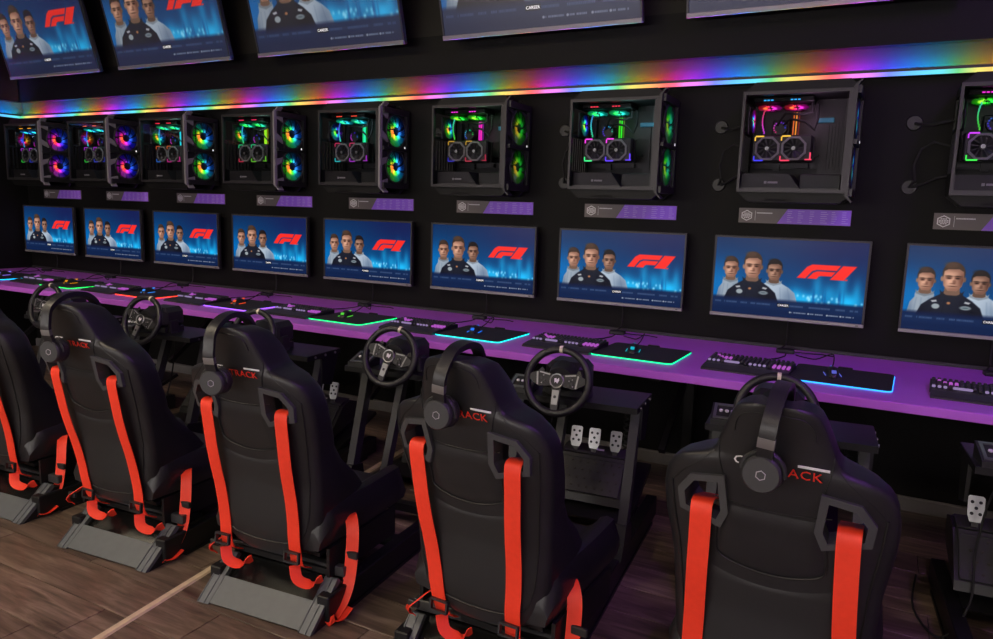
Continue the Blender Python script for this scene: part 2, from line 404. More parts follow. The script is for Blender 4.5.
# ------------------------------------------------------------------ desk
desk = thing('desk', 'long purple worktop fixed along the black wall below the monitors', 'desk', (0, 0, 0))
DZ, DY = .737, -.945
part('worktop', desk, 'desk_violet', MB().box(((XL+XR)/2, DY/2-.001, DZ-.0185), (XR-XL-.008, -DY-.002, .037), bev=.003), smooth=0)
struct('trim_2', MB().box(((XL+XR)/2, -.006, DZ+.0085), (XR-XL-.008, .010, .016)), 'plastic_dark', smooth=0)
for x in (-5.7, -3.95, -2.2, -.44, 1.31, 3.1):
    part('support', desk, 'frame_black', lambda: MB().box((0, -.42, .681), (.05, .8, .038)).box((0, -.06, .33), (.05, .06, .665)).box((0, -.35, .45), (.03, .03, .62), rot=RX(-.95)), key='desksupport', loc=(x, 0, 0), smooth=0)

# ------------------------------------------------------------------ the menu picture shown on every screen (drawn as coloured points)
NX, NY = 360, 202
def paint():
    u, v = np.meshgrid(np.linspace(0, 1, NX+1), np.linspace(0, 1, NY+1))
    asp = 16/9; X = u*asp; soft = .006
    img = np.zeros((NY+1, NX+1, 3))
    def C(r, g, b): return np.array((r, g, b))/255.
    def mixin(mask, c): img[:] = img*(1-mask[..., None])+np.asarray(c)*mask[..., None]
    def sm(d, s=soft): return np.clip(.5-d/(2*s), 0, 1)
    def ell(cu, cv, ru, rv, s=soft, rot=0):
        x = (u-cu)*asp; y = v-cv; ca, sa = math.cos(rot), math.sin(rot); xr, yr = x*ca+y*sa, -x*sa+y*ca
        q = np.sqrt((xr/(ru*asp))**2+(yr/rv)**2); return sm((q-1)*min(ru*asp, rv), s)
    def poly(pts, s=soft):
        """signed distance to polygon"""
        P = np.array([(p[0]*asp, p[1]) for p in pts]); d = np.full(u.shape, 9.); ins = np.zeros(u.shape, bool)
        for i in range(len(P)):
            a, b = P[i], P[(i+1) % len(P)]; e = b-a
            wx, wy = X-a[0], v-a[1]; t = np.clip((wx*e[0]+wy*e[1])/(e@e), 0, 1)
            d = np.minimum(d, np.hypot(wx-t*e[0], wy-t*e[1]))
            c = ((a[1] <= v) & (b[1] > v)) | ((b[1] <= v) & (a[1] > v))
            with np.errstate(divide='ignore', invalid='ignore'): ins ^= c & (X < a[0]+(v-a[1])/(e[1] if e[1] else 1e-9)*e[0])
        return sm(np.where(ins, -d, d), s)
    def glow(cu, cv, ru, rv): return np.exp(-(((u-cu)/ru)**2+((v-cv)/rv)**2))
    top, mid = C(13, 42, 84), C(3, 76, 132)
    t = np.clip(v/.75, 0, 1)[..., None]; img[:] = top*(1-t)+mid*t
    mixin(.75*glow(.88, .05, .38, .38), C(22, 24, 74)); mixin(.5*glow(.02, .6, .18, .28), C(0, 130, 215))
    rng = np.random.RandomState(3)
    for cu, cv, ru, rv, s in ((.62, .74, .10, .09, .8), (.90, .74, .08, .10, .95), (.78, .66, .05, .12, .5), (.70, .58, .03, .16, .45), (.95, .62, .025, .14, .45), (.56, .72, .05, .12, .6), (.86, .55, .03, .2, .45)):
        mixin(s*glow(cu, cv, ru, rv), C(30, 185, 245))
    for k in range(26):
        mixin(.65*glow(rng.uniform(.52, 1), rng.uniform(.68, .79), .008, .02), C(150, 225, 255))
    for k in range(9): mixin(.3*glow(rng.uniform(.5, 1), .72, .006, .1), C(0, 40, 110))
    skin, shade, hair = C(196, 148, 124), C(92, 56, 46), C(46, 32, 26)
    def man(cu, cv, k, sk, sh, hr, suit, suit2, wid, base):
        n = .90*k; sy = cv+.165*k
        pts = [(cu-.040*n, sy-.03*k), (cu-.062*n, sy+.01*k), (cu-wid*.60, sy+.055*k), (cu-wid*.86, sy+.12*k), (cu-wid, base), (cu+wid, base), (cu+wid*.86, sy+.12*k), (cu+wid*.60, sy+.055*k), (cu+.062*n, sy+.01*k), (cu+.040*n, sy-.03*k)]
        body = poly(pts)
        mixin(body, suit); mixin(body*.6*glow(cu+wid*.65, sy+.20*k, wid*.40, .16*k), suit2); mixin(body*.5*glow(cu-wid*.85, sy+.24*k, wid*.25, .14*k), suit2)
        for q in (-.5, -.2, .25, .55): mixin(body*.25*poly([(cu+wid*q, sy+.06*k), (cu+wid*q+.006, sy+.06*k), (cu+wid*q*1.25+.008, base), (cu+wid*q*1.25, base)], .008), suit2)
        mixin(poly([(cu-.036*n, cv+.06*k), (cu-.042*n, sy), (cu, sy+.03*k), (cu+.042*n, sy), (cu+.036*n, cv+.06*k)]), sk*.55)
        mixin(poly([(cu-.062*n, sy-.035*k), (cu-.055*n, sy+.015*k), (cu, sy+.045*k), (cu+.055*n, sy+.015*k), (cu+.062*n, sy-.035*k), (cu+.03*n, sy+.012*k), (cu-.03*n, sy+.012*k)]), suit*.7+.04)
        mixin(ell(cu-.056*n, cv+.018*k, .009*n, .026*k), sk*.7); mixin(ell(cu+.056*n, cv+.018*k, .009*n, .026*k), sk*.5)
        mixin(ell(cu, cv-.040*k, .058*n, .108*k), hr); mixin(.7*ell(cu-.016*n, cv-.118*k, .034*n, .030*k, .012), np.clip(hr*1.35, 0, 1))
        head = poly([(cu-.048*n, cv-.055*k), (cu-.053*n, cv+.02*k), (cu-.046*n, cv+.085*k), (cu-.022*n, cv+.132*k), (cu+.022*n, cv+.132*k), (cu+.046*n, cv+.085*k), (cu+.053*n, cv+.02*k), (cu+.048*n, cv-.055*k), (cu+.025*n, cv-.078*k), (cu-.03*n, cv-.074*k)])
        mixin(head, sk); mixin(head*.95*glow(cu+.052*n, cv+.03*k, .036*n, .12*k), sh); mixin(head*.55*glow(cu, cv+.125*k, .05*n, .035*k), sh); mixin(head*.6*glow(cu-.056*n, cv+.05*k, .022*n, .07*k), sh); mixin(head*.45*glow(cu, cv-.07*k, .06*n, .025*k), sh)
        mixin(head*.35*glow(cu-.018*n, cv+.04*k, .014*n, .03*k), np.clip(sk*1.2, 0, 1))
        for q in (-1, 1):
            mixin(.6*ell(cu+q*.023*n, cv+.004*k, .018*n, .020*k, .008), sh); mixin(ell(cu+q*.022*n, cv+.010*k, .010*n, .006*k, .004), sh*.3); mixin(.9*ell(cu+q*.023*n, cv-.010*k, .017*n, .006*k, .005), hr*.8)
        mixin(.6*ell(cu+.007*n, cv+.045*k, .009*n, .020*k, .008), sh); mixin(.55*ell(cu, cv+.062*k, .014*n, .006*k, .005), sh*.8); mixin(.8*ell(cu, cv+.088*k, .021*n, .005*k, .004), sh*.6)
    W_, W2 = C(176, 190, 206), C(70, 92, 122)
    man(.116, .39, .98, skin, shade, C(52, 38, 32), W_*.82, W2, .092, .80)
    man(.415, .395, .98, skin*.86, shade*.8, C(26, 20, 20), W_*.95, W2, .165, .80)
    man(.266, .350, 1.20, skin*1.04, shade, C(60, 43, 34), C(26, 29, 42), C(9, 10, 20), .190, .82)
    for q in ((.185, .70, .022, .03), (.350, .70, .030, .022)): mixin(.8*ell(*q), C(175, 185, 190))
    mixin(.6*ell(.350, .70, .022, .012), C(40, 60, 70))
    mixin(.7*poly([(.155, .635), (.185, .625), (.19, .645), (.165, .655)]), C(230, 230, 235)); mixin(.7*poly([(.345, .625), (.375, .635), (.365, .655), (.34, .645)]), C(230, 230, 235))
    mixin(.9*ell(.255, .655, .010, .014), C(180, 120, 80))
    # red emblem
    _p = poly
    def poly(pts, s=soft, _p=_p): return _p([(.938-(.938-a)*.94, .295+(b-.34)*1.2) if .5 < a < .95 and .3 < b < .5 else (a, b) for a, b in pts], s)
    red = C(238, 44, 38)
    mixin(poly([(.540, .490), (.605, .368), (.640, .340), (.832, .340), (.806, .395), (.672, .395), (.642, .412), (.600, .490)]), red)
    mixin(poly([(.612, .490), (.650, .425), (.678, .408), (.800, .408), (.776, .456), (.704, .456), (.690, .463), (.676, .490)]), red)
    mixin(poly([(.846, .340), (.938, .340), (.858, .490), (.766, .490)]), red)
    mixin(poly([(.868, .478), (.885, .478), (.880, .490), (.862, .490)]), red)
    # lower band with menu row
    b = sm(.775-v, .02); mixin(.88*b, C(14, 24, 58)); mixin(.35*sm(.80-v, .02)*sm(v-.90, .02), C(22, 44, 84))
    def words(u0, u1, vv, h, c, a, seed):
        r = np.random.RandomState(seed); x = u0
        while x < u1:
            wl = r.uniform(.003, .0065); mixin(a*poly([(x, vv-h), (x+wl, vv-h), (x+wl, vv+h), (x, vv+h)], .003), c); x += wl+.0022
            if r.rand() < .04: x += .008
    for a0, a1, s in ((.02, .06, 1), (.085, .17, 2), (.20, .245, 3), (.27, .40, 4), (.53, .62, 5), (.66, .79, 6), (.83, .89, 7), (.92, .965, 8)): words(a0, a1, .845, .011, C(92, 112, 150), .55, s)
    mixin(poly([(.450, .818), (.530, .818), (.530, .868), (.450, .868)], .003), C(22, 26, 40))
    for a0, a1, s in ((.550, .640, 11), (.670, .760, 12), (.790, .850, 13), (.875, .945, 14)):
        words(a0, a1, .925, .008, C(190, 196, 212), .62, s); mixin(.7*ell(a0-.010, .925, .006, .011, .003), C(200, 204, 214))
    return np.clip(img, 0, 1)
PIC = paint()
LINPIC = np.where(PIC <= .04045, PIC/12.92, ((PIC+.055)/1.055)**2.4)
def screen_mesh():
    """unit-wide screen in the x-z plane facing -y, centred, 16:9"""
    hw, hh = .5, 9/32
    xs = np.linspace(-hw, hw, NX+1); zs = np.linspace(hh, -hh, NY+1)
    gx, gz = np.meshgrid(xs, zs); V = np.stack([gx, np.zeros_like(gx), gz], -1).reshape(-1, 3)
    idx = np.arange((NX+1)*(NY+1)).reshape(NY+1, NX+1)
    F = np.stack([idx[1:, :-1], idx[1:, 1:], idx[:-1, 1:], idx[:-1, :-1]], -1).reshape(-1, 4)
    me = bpy.data.meshes.new('screen'); me.vertices.add(len(V)); me.vertices.foreach_set('co', V.ravel())
    me.loops.add(F.size); me.loops.foreach_set('vertex_index', F.ravel().astype(np.int32))
    me.polygons.add(len(F)); me.polygons.foreach_set('loop_start', np.arange(0, F.size, 4, dtype=np.int32)); me.polygons.foreach_set('loop_total', np.full(len(F), 4, dtype=np.int32))
    me.update()
    at = me.color_attributes.new('Col', 'FLOAT_COLOR', 'POINT')
    at.data.foreach_set('color', np.concatenate([LINPIC.reshape(-1, 3), np.ones((len(V), 1))], 1).astype(np.float32).ravel())
    return me
def career(parent):
    part('menu_lettering', parent, 'text_glow', lambda: text_mesh('CAREER', .020, ext=.0002), key='career', loc=(-.010, -.0016, -.193), rot=(PI/2, 0, 0), label='small white word CAREER on the menu')

# ------------------------------------------------------------------ wall monitors
ST = [(k-8)*.8786 for k in range(1, 10)]
MW, MH, MZ, MY = .732, .418, 1.0995, -.08
for k, x in enumerate(ST):
    o = thing('monitor', 'black wall monitor showing a racing menu, %s from the dark corner wall' % ORD[k], 'monitor', (x, 0, MZ), group='row of monitors on the wall')
    part('housing', o, 'plastic_black', lambda: MB().box((0, -.062, 0), (MW, .026, MH), bev=.004).box((0, -.042, 0), (MW*.7, .03, MH*.6), bev=.01), key='mon_house', smooth=0)
    part('bezel', o, 'plastic_dark', lambda: MB().box((0, -.078, MH/2-.005), (MW, .008, .010)).box((-MW/2+.005, -.078, .0), (.010, .008, MH-.02)).box((MW/2-.005, -.078, .0), (.010, .008, MH-.02)), key='mon_bez', smooth=0)
    c = part('chin', o, 'chin_grey', lambda: MB().box((0, -.079, -MH/2+.0085), (MW, .012, .017), bev=.002), key='mon_chin', smooth=0, label='light grey lower edge')
    part('button', c, 'plastic_black', lambda: MB().box((MW/2-.03, -.0855, -MH/2+.0085), (.012, .002, .004)), key='mon_btn', smooth=0)
    s = part('screen', o, 'screen_glow', screen_mesh, key='screen', loc=(0, -.0765, .0035), scale=(MW-.018, 1, (MH-.025)/(9/16)), label='lit screen with the racing game menu')
    career(s)
    part('wall_mount', o, 'frame_black', lambda: MB().box((0, -.006, 0), (.14, .012, .14)).box((0, -.02, 0), (.06, .03, .06)), key='mon_mount', smooth=0)

# ------------------------------------------------------------------ tilted televisions above
TW, TH, TILT = 1.205, .69, math.radians(15.5)
for k, x in enumerate([-5.80, -4.355, -2.882, -1.397, .035]):
    o = thing('television', 'large tilted television above the light strip, %s from the dark corner wall' % ORD[k], 'television', (x, -.172, 2.378), group='tilted televisions above the light strip')
    R = (TILT, 0, 0)
    part('housing', o, 'plastic_black', lambda: MB().box((0, .022, TH/2), (TW, .032, TH), bev=.005).box((0, .045, TH*.42), (TW*.6, .03, TH*.55), bev=.012), key='tv_house', rot=R, smooth=0)
    part('bezel', o, 'plastic_satin', lambda: MB().box((0, .002, TH-.005), (TW, .010, .010)).box((-TW/2+.005, .002, TH/2), (.010, .010, TH-.02)).box((TW/2-.005, .002, TH/2), (.010, .010, TH-.02)), key='tv_bez', rot=R, smooth=0)
    part('chin', o, 'chin_grey', lambda: MB().box((0, .000, .012), (TW, .016, .024), bev=.002), key='tv_chin', rot=R, smooth=0, label='pale grey lower edge')
    piv = Matrix.Rotation(TILT, 4, 'X') @ Vector((0, .004, TH/2+.007))
    s = part('screen', o, 'tv_glow', screen_mesh, key='screen', loc=piv, rot=R, scale=(TW-.02, 1, (TH-.034)/(9/16)), label='lit screen with the racing game menu')
    career(s)
    part('wall_mount', o, 'frame_black', lambda: MB().box((0, .112, .42), (.5, .02, .4)).box((-.15, .045, .46), (.04, .18, .04)).box((.15, .045, .46), (.04, .18, .04)).box((-.15, .08, .24), (.04, .10, .04)).box((.15, .08, .24), (.04, .10, .04)), key='tv_mount', smooth=0)

# ------------------------------------------------------------------ product plaques
for k, x in enumerate(ST):
    o = thing('sign_plaque', 'narrow grey and violet plaque under a computer, %s from the dark corner wall' % ORD[k], 'sign', (x-.004+(.115, .113, .104, .086, .0645, .043, .0215, 0, 0)[k], 0, 1.4135), group='plaques between computers and monitors')
    part('board', o, 'plaque_grey', lambda: MB().box((0, -.004, 0), (.53, .008, .075)), key='pl_board', smooth=0)
    part('violet_panel', o, 'plaque_violet', lambda: MB().prism([(-.075, -.037), (.2645, -.037), (.2645, .037), (-.028, .037)], 'y', -.0092, -.0078), key='pl_violet', smooth=0, label='slanted violet panel')
    def emblem():
        b = MB(); R = .028; c = (-.225, 0)
        hexa = lambda r: [(c[0]+r*math.cos(PI/6+i*PI/3)*1.08, c[1]+r*math.sin(PI/6+i*PI/3)) for i in range(6)]
        H0, H1 = hexa(R), hexa(R*.82)
        for i in range(6):
            j = (i+1) % 6; b.prism([H0[i], H0[j], H1[j], H1[i]], 'y', -.0092, -.0078)
        for i, (z, hw) in enumerate(((.011, .014), (.0035, .020), (-.0035, .020), (-.011, .014))):
            n = 3 if hw < .018 else 4; w_ = 2*hw/n
            for q in range(n): b.prism([(c[0]-hw+q*w_+.001, z-.0026), (c[0]-hw+(q+1)*w_-.001, z-.0026), (c[0]-hw+(q+1)*w_-.001, z+.0026), (c[0]-hw+q*w_+.001, z+.0026)], 'y', -.0092, -.0078)
        return b
    part('emblem', o, 'white_print', emblem, key='pl_emblem', smooth=0, label='pale hexagon emblem')
    def heading():
        b = MB().box((-.183, -.0085, 0), (.0015, .0014, .05)); r = random.Random(4); q = -.176
        for i in range(15):
            w_ = r.uniform(.003, .0055); b.box((q+w_/2, -.0085, .014), (w_, .0014, .006)); q += w_+.0012
        return b
    part('heading', o, 'white_print', heading, key='pl_head', smooth=0, kind='stuff')
    def table():
        b = MB(); r = random.Random(9)
        for cx, n in ((-.02, .026), (.03, .026), (.085, .02), (.135, .03), (.185, .024), (.232, .026)):
            for i in range(6):
                w_ = n*r.uniform(.55, 1.2); b.box((cx+w_/2-.008, -.0098, .026-i*.0105), (w_, .0012, .0035))
        return b
    part('small_print', o, 'plaque_ink', table, key='pl_table', smooth=0, kind='stuff')

# ------------------------------------------------------------------ wall-mounted computer towers
def fan_disc(R, hue0, spread, axis, seed=0, core=1.0, inner=.30):
    """lit fan: blades as separate sectors, colour runs round the hub"""
    b = MB(); b.c = []; nb = 9; rs = (inner, .42, .62, .95)
    for i in range(nb*4):
        if i % 4 == 3: continue
        a0, a1 = 2*PI*i/(nb*4), 2*PI*(i+1)/(nb*4)
        for q in range(3):
            vs = []; 
            for a, r in ((a0, rs[q]), (a1, rs[q]), (a1, rs[q+1]), (a0, rs[q+1])):
                aa = a+.5*r; dz = .012*(1 if a == a1 else -1)*R/.06*.3
                p = (R*r*math.cos(aa), dz, R*r*math.sin(aa)) if axis == 'y' else (dz, R*r*math.cos(aa), R*r*math.sin(aa)) if axis == 'x' else (R*r*math.cos(aa), R*r*math.sin(aa), dz)
                vs.append(p)
                f = .5+.5*math.cos(a-PI)
                val = (.85 if r < .43 else .13 if r < .7 else .055)*core*(.7+.3*f)
                h = hue0-spread*f**1.5*(1.0 if r < .43 else .55); b.c.append(lin(hsv(h, .95 if r > .43 else .8, 1))+()); b.c[-1] = tuple(v*val for v in b.c[-1])
            b.add(vs, [(0, 1, 2, 3)])
    return b
def light_bar(bars, cols):
    b = MB(); b.c = []
    for (c, d), col in zip(bars, cols):
        b.box(c, d); b.c += [col]*8
    return b
HW, ZB, ZT, YF, YK = .238, 1.525, 1.988, -.31, -.022
# per tower: hue of rear fan, front fans, top fans, memory, card accents
PCS = {0: (.92, .62, .60, .55, .80), 1: (.90, .62, .55, .85, .8), 2: (.38, .60, .48, .50, .05), 3: (.36, .60, .46, .22, .42), 4: (.55, .60, .52, .42, .95),
       5: (.38, .36, .36, .86, .12), 6: (.50, .46, .48, .30, .85), 7: (.72, .66, .86, .06, .12), 8: (.40, .45, .36, .75, .80)}
PCX = [.075, .07, .06, .045, .03, .012, 0, 0, 0]
for k, x in enumerate(ST):
    x += PCX[k]
    hr_, hf, ht, hm, hg = PCS[k]
    o = thing('computer_tower', 'black glass-sided computer tower with coloured fan lights, %s from the dark corner wall' % ORD[k], 'computer', (x, 0, 0), group='computer towers mounted on the wall')
    def chassis():
        b = MB()
        b.box((0, (YK-.004)-.004, (ZB+ZT)/2), (2*HW, .008, ZT-ZB))                      # back tray
        b.box((0, (YF+YK)/2+.004, ZT-.005), (2*HW, YK-YF-.02, .010)).box((0, (YF+YK)/2+.004, ZB+.005), (2*HW, YK-YF-.02, .010))
        for z0, z1 in ((ZB, 1.62), (1.80, 1.815), (1.95, ZT)): b.box((-HW+.004, (YF+YK)/2+.004, (z0+z1)/2), (.008, YK-YF-.02, z1-z0))
        b.box((-HW+.004, YK-.02, (ZB+ZT)/2), (.008, .03, ZT-ZB)).box((-HW+.004, YF+.02, (ZB+ZT)/2), (.008, .02, ZT-ZB))
        for i in range(7): b.box((-HW+.004, YF+.06+i*.006*5, 1.71), (.006, .012, .17))
        b.box((0, -.012, 1.80), (.2, .024, .2))                                          # wall bracket
        return b
    part('chassis', o, 'case_metal', chassis, key='pc_chassis', smooth=0)
    def frame():
        b = MB(); t = .015
        b.box((0, YF+.006, ZT-t/2), (2*HW, .012, t)).box((0, YF+.006, ZB+t/2), (2*HW, .012, t))
        b.box((-HW+t*.4, YF+.006, (ZB+ZT)/2), (t*.8, .012, ZT-ZB-2*t)).box((HW-t*.7, YF+.006, (ZB+ZT)/2), (t*1.4, .012, ZT-ZB-2*t))
        for sx in (-1, 1):
            for sz in (ZB+.011, ZT-.011): b.cyl((sx*(HW-.013), YF-.004, sz), (sx*(HW-.013), YF, sz), .006, n=10)
        return b
    part('side_frame', o, 'gunmetal', frame, key='pc_frame', smooth=0)
    part('glass_pane', o, 'glass', lambda: MB().box((-.006, YF+.006, (ZB+ZT)/2), (2*HW-.046, .004, ZT-ZB-.042)), key='pc_glass', smooth=0, label='smoked glass side window')
    def tray():
        b = MB().box((-.055, YK-.018, 1.80), (.30, .006, .30))
        for i in range(6): b.box((.125+i*.014, YK-.022, 1.76), (.006, .018, .24-.015*(i % 3)))
        b.box((.155, YK-.02, 1.80), (.13, .008, .36)).box((-.19, YK-.035, 1.84), (.03, .04, .14)).box((-.02, YK-.03, 1.715), (.22, .02, .012)).box((.02, YK-.035, 1.66), (.06, .03, .02)).box((-.1, YK-.03, 1.655), (.03, .02, .03))
        return b
    part('motherboard', o, 'gunmetal', tray, key='pc_tray', smooth=0)
    sh = part('power_shroud', o, 'gunmetal', lambda: MB().prism([(-HW+.012, ZB+.012), (.045, ZB+.012), (-.012, 1.613), (-HW+.012, 1.613)], 'y', YF+.05, YK-.02), key='pc_shroud', smooth=0, label='grey lower cover with slanted end')
    part('badge', sh, 'grey_print', lambda: MB().box((-.115, YF+.049, 1.572), (.012, .003, .012)).box((-.082, YF+.049, 1.572), (.045, .003, .009)), key='pc_badge', smooth=0)
    part('lower_bay', o, 'plastic_black', lambda: MB().box((.12, (YF+YK)/2+.03, 1.575), (.18, .16, .076), bev=.004), key='pc_bay', smooth=0)
    # graphics card with two fans
    def card():
        b = MB().box((-.065, -.175, 1.735), (.275, .05, .125), bev=.008).box((-.065, -.145, 1.735), (.285, .012, .115))
        return b
    gp = part('graphics_card', o, 'gunmetal', card, key='pc_card', smooth=0)
    for cx in (-.128, -.008):
        def collar_ring():
            b = MB(); n = 8
            for i in range(n):
                a0, a1 = 2*PI*(i+.5)/n, 2*PI*(i+1.5)/n
                b.prism([(.060*math.cos(a0), .060*math.sin(a0)), (.060*math.cos(a1), .060*math.sin(a1)), (.050*math.cos(a1), .050*math.sin(a1)), (.050*math.cos(a0), .050*math.sin(a0))], 'y', -.006, .004)
            return b
        part('fan_shroud', gp, 'trim_grey', collar_ring, key='pc_shr', loc=(cx, -.2015, 1.735), smooth=0)
        def gfan():
            b = MB().cyl((0, -.008, 0), (0, .004, 0), .013, n=14)
            for i in range(11):
                a = 2*PI*i/11
                b.add([(.012*math.cos(a), 0, .012*math.sin(a)), (.046*math.cos(a+.25), -.003, .046*math.sin(a+.25)), (.046*math.cos(a+.62), .004, .046*math.sin(a+.62)), (.012*math.cos(a+.45), .004, .012*math.sin(a+.45))], [(0, 1, 2, 3)])
            return b
        part('card_fan', gp, 'plastic_black', gfan, key='pc_gfan', loc=(cx, -.2035, 1.735))
        part('fan_cap', gp, 'silver', lambda: MB().cyl((0, -.002, 0), (0, 0, 0), .009, n=12), key='pc_cap', loc=(cx, -.213, 1.735))
    ca, cb_, cc = [tuple(v*(.8 if k >= 6 else .30) for v in lin(hsv(hg+d, .75, 1))) for d in (0, .55, .85)]
    def accents():
        bars, cols = [], []
        for i, cx in enumerate((-.128, -.008)):
            bars += [((cx-.036, -.208, 1.735+.057), (.038, .004, .006)), ((cx-.036, -.208, 1.735-.057), (.042, .004, .006)), ((cx-.057, -.208, 1.735+.045), (.005, .004, .018)), ((cx-.057, -.208, 1.735-.045), (.005, .004, .018))]
            cols += [ca, cb_ if i == 0 else cc, ca, cb_ if i == 0 else cc]
        bars += [((.068, -.208, 1.70), (.006, .004, .03)), ((.06, -.208, 1.682), (.03, .004, .005))]; cols += [cc, cc]
        return light_bar(bars, cols)
    part('accent_light', gp, 'rgb_glow', accents, smooth=0)
    # memory
    def memory():
        return light_bar([((-.028+i*.012, -.115, 1.858), (.004, .012, .105)) for i in range(3)], [tuple(v*s for v in lin(hsv(hm+d, .85, 1))) for s, d in ((.5, 0), (.7, .03), (.12, -.05))])
    part('memory_stick', o, 'rgb_glow', memory, smooth=0, label='glowing memory sticks')
    # pump
    pm = part('cooler_pump', o, 'plastic_black', lambda: MB().cyl((-.088, YK-.02, 1.838), (-.088, -.135, 1.838), .033, n=20).box((-.088, YK-.04, 1.838), (.085, .04, .085), bev=.006), key='pc_pump')
    part('pump_ring', pm, 'rgb_glow', light_bar([((-.088+.026*math.cos(a), -.136, 1.838+.026*math.sin(a)), (.006, .004, .006)) for a in [2*PI*i/14 for i in range(10)]], [tuple(v*.35 for v in lin(hsv(hf+.3*i/10, .8, 1))) for i in range(10)]), smooth=0)
    part('coolant_hose', o, 'rubber', lambda: MB().tube([(-.07, -.135, 1.85), (-.04, -.17, 1.875), (.03, -.19, 1.86), (.075, -.19, 1.82), (.085, -.17, 1.87), (.08, -.16, 1.94)], .006, 8).tube([(-.10, -.135, 1.85), (-.06, -.185, 1.90), (.02, -.2, 1.89), (.06, -.19, 1.90), (.055, -.17, 1.945)], .006, 8), key='pc_hose')
    part('drive_tag', o, 'blue_tag', lambda: MB().box((.108, YK-.035, 1.878), (.078, .01, .022), bev=.002), key='pc_tag', smooth=0)
    # radiator with two fans below the roof
    rd = part('radiator', o, 'handle_black', lambda: MB().box((-.07, -.16, 1.960), (.27, .13, .026), bev=.004), key='pc_rad', smooth=0)
    for q, cx in enumerate((-.133, -.013)):
        b = fan_disc(.058, ht, .12 if k != 7 else -.2, 'z', core=1.5)
        ob = part('radiator_fan', rd, 'rgb_glow', b, loc=(cx, -.175, 1.927), rot=(-.16, 0, 0), smooth=0)
        part('status_lights', rd, 'rgb_glow', light_bar([((cx-.018+i*.016, -.228, 1.957), (.011, .003, .005)) for i in range(3)], [tuple(v*.8 for v in lin(hsv(ht+(.5 if k != 7 else -.3), .8, 1)))]*3), smooth=0)
    # rear fan on the left inside wall
    rf = part('rear_fan', o, 'plastic_black', lambda: MB().ring((-HW+.028, -.165, 1.868), (1, 0, 0), .060, .006, 24, 6).box((-HW+.018, -.165, 1.868), (.01, .13, .13), bev=.004), key='pc_rear')
    part('fan_blades', rf, 'rgb_glow', fan_disc(.057, hr_+.2, .5, 'x', core=1.0, inner=.25), loc=(-HW+.032, -.165, 1.868), smooth=0)
    part('light_tube', rf, 'rgb_glow', light_bar([((-.148-.012*math.sin(i*.35), -.20, 1.81+i*.013), (.005, .006, .0132)) for i in range(9)], [tuple(v*.4 for v in lin(hsv(ht+.02*i-.05, .75, 1))) for i in range(9)]), smooth=0)
    # front panel (right-hand side) with two big fans behind a mesh
    def front():
        b = MB(); f = HW
        for z0, z1 in ((ZB-.012, ZB+.022), (1.745, 1.765), (ZT-.022, ZT+.012)): b.box((f+.014, (YF+YK)/2+.01, (z0+z1)/2), (.028, YK-YF-.02, z1-z0))
        b.box((f+.014, YK-.012, 1.757), (.028, .024, ZT-ZB)).box((f+.006, YF+.10, 1.757), (.012, .012, ZT-ZB))
        b.box((f-.002, (YF+YK)/2, 1.757), (.006, YK-YF-.02, ZT-ZB-.02))
        return b
    fp = part('front_panel', o, 'plastic_black', front, key='pc_front', smooth=0)
    def ktrim():
        b = MB(); n0, d = YF-.004, .030
        b.box((HW+.006, n0+.016, 1.757), (.012, .024, ZT-ZB+.02))
        for zz, s in ((1.985, -1), (1.845, -1), (1.665, 1), (1.53, 1)):
            b.prism([(n0+.01, zz-.022), (n0+.085, zz-.022+s*.03), (n0+.085, zz+.010+s*.03), (n0+.01, zz+.022)], 'x', HW+.002, HW+.014)
        return b
    part('zigzag_trim', fp, 'trim_grey' if k < 5 else 'gunmetal', ktrim, key='pc_trim', smooth=0, label='grey zigzag trim along the front edge')
    for q, cz in enumerate((1.865, 1.648)):
        b = fan_disc(.098, hf, (.55 if k > 1 else -.42) if k < 5 else .25, 'x', core=.9 if k < 5 else .22)
        part('front_fan', fp, 'rgb_glow', b, loc=(HW+.009, -.142, cz), smooth=0)
        part('fan_rim', fp, 'plastic_dark', lambda: MB().ring((0, 0, 0), (1, 0, 0), .102, .006, 32, 6), key='pc_rim', loc=(HW+.011, -.142, cz))
    # carrying handles above and below
    def handle(s):
        z = ZT if s > 0 else ZB; b = MB()
        P = [(-HW, z), (HW+.028, z), (HW-.02, z+s*.045), (-HW+.05, z+s*.045)]
        for y0, y1 in ((YF+.03, YF+.052), (YK-.05, YK-.03)):
            Q = [(p[0]*.9+.01, p[1]+(-s*.012 if i > 1 else s*.0)) for i, p in enumerate(P)]
            b.prism([P[0], P[1], P[2], P[3]], 'y', y0, y1)
        b.box((.005, (YF+YK)/2, z+s*.04), (2*HW-.09, YK-YF-.08, .012))
        return b
    part('top_handle', o, 'handle_black', lambda: handle(1), key='pc_top', smooth=0)
    part('foot_handle', o, 'handle_black', lambda: handle(-1).box((-.05, YF+.045, ZB-.035), (.12, .03, .012)), key='pc_foot', smooth=0)
    part('handle_tip', o, 'trim_grey' if k < 5 else 'gunmetal', lambda: MB().box((HW+.012, YF+.04, ZT+.022), (.008, .05, .046), rot=RY(.75)), key='pc_tip', smooth=0)
    part('handle_tip', o, 'trim_grey' if k < 5 else 'gunmetal', lambda: MB().box((HW+.012, YF+.04, ZB-.022), (.008, .05, .046), rot=RY(-.75)), key='pc_tip2', smooth=0)
    pl = bpy.data.lights.new('case_light', 'POINT'); pl.energy = .45; pl.shadow_soft_size = .03; pl.color = hsv(ht, .45, 1)
    plo = bpy.data.objects.new('case_light', pl); COL.objects.link(plo); plo.parent = o; plo.location = (.06, -.25, 1.90)
    part('power_light', o, 'text_glow', lambda: MB().box((HW+.029, YK-.05, 1.77), (.002, .008, .012)), key='pc_power', smooth=0)
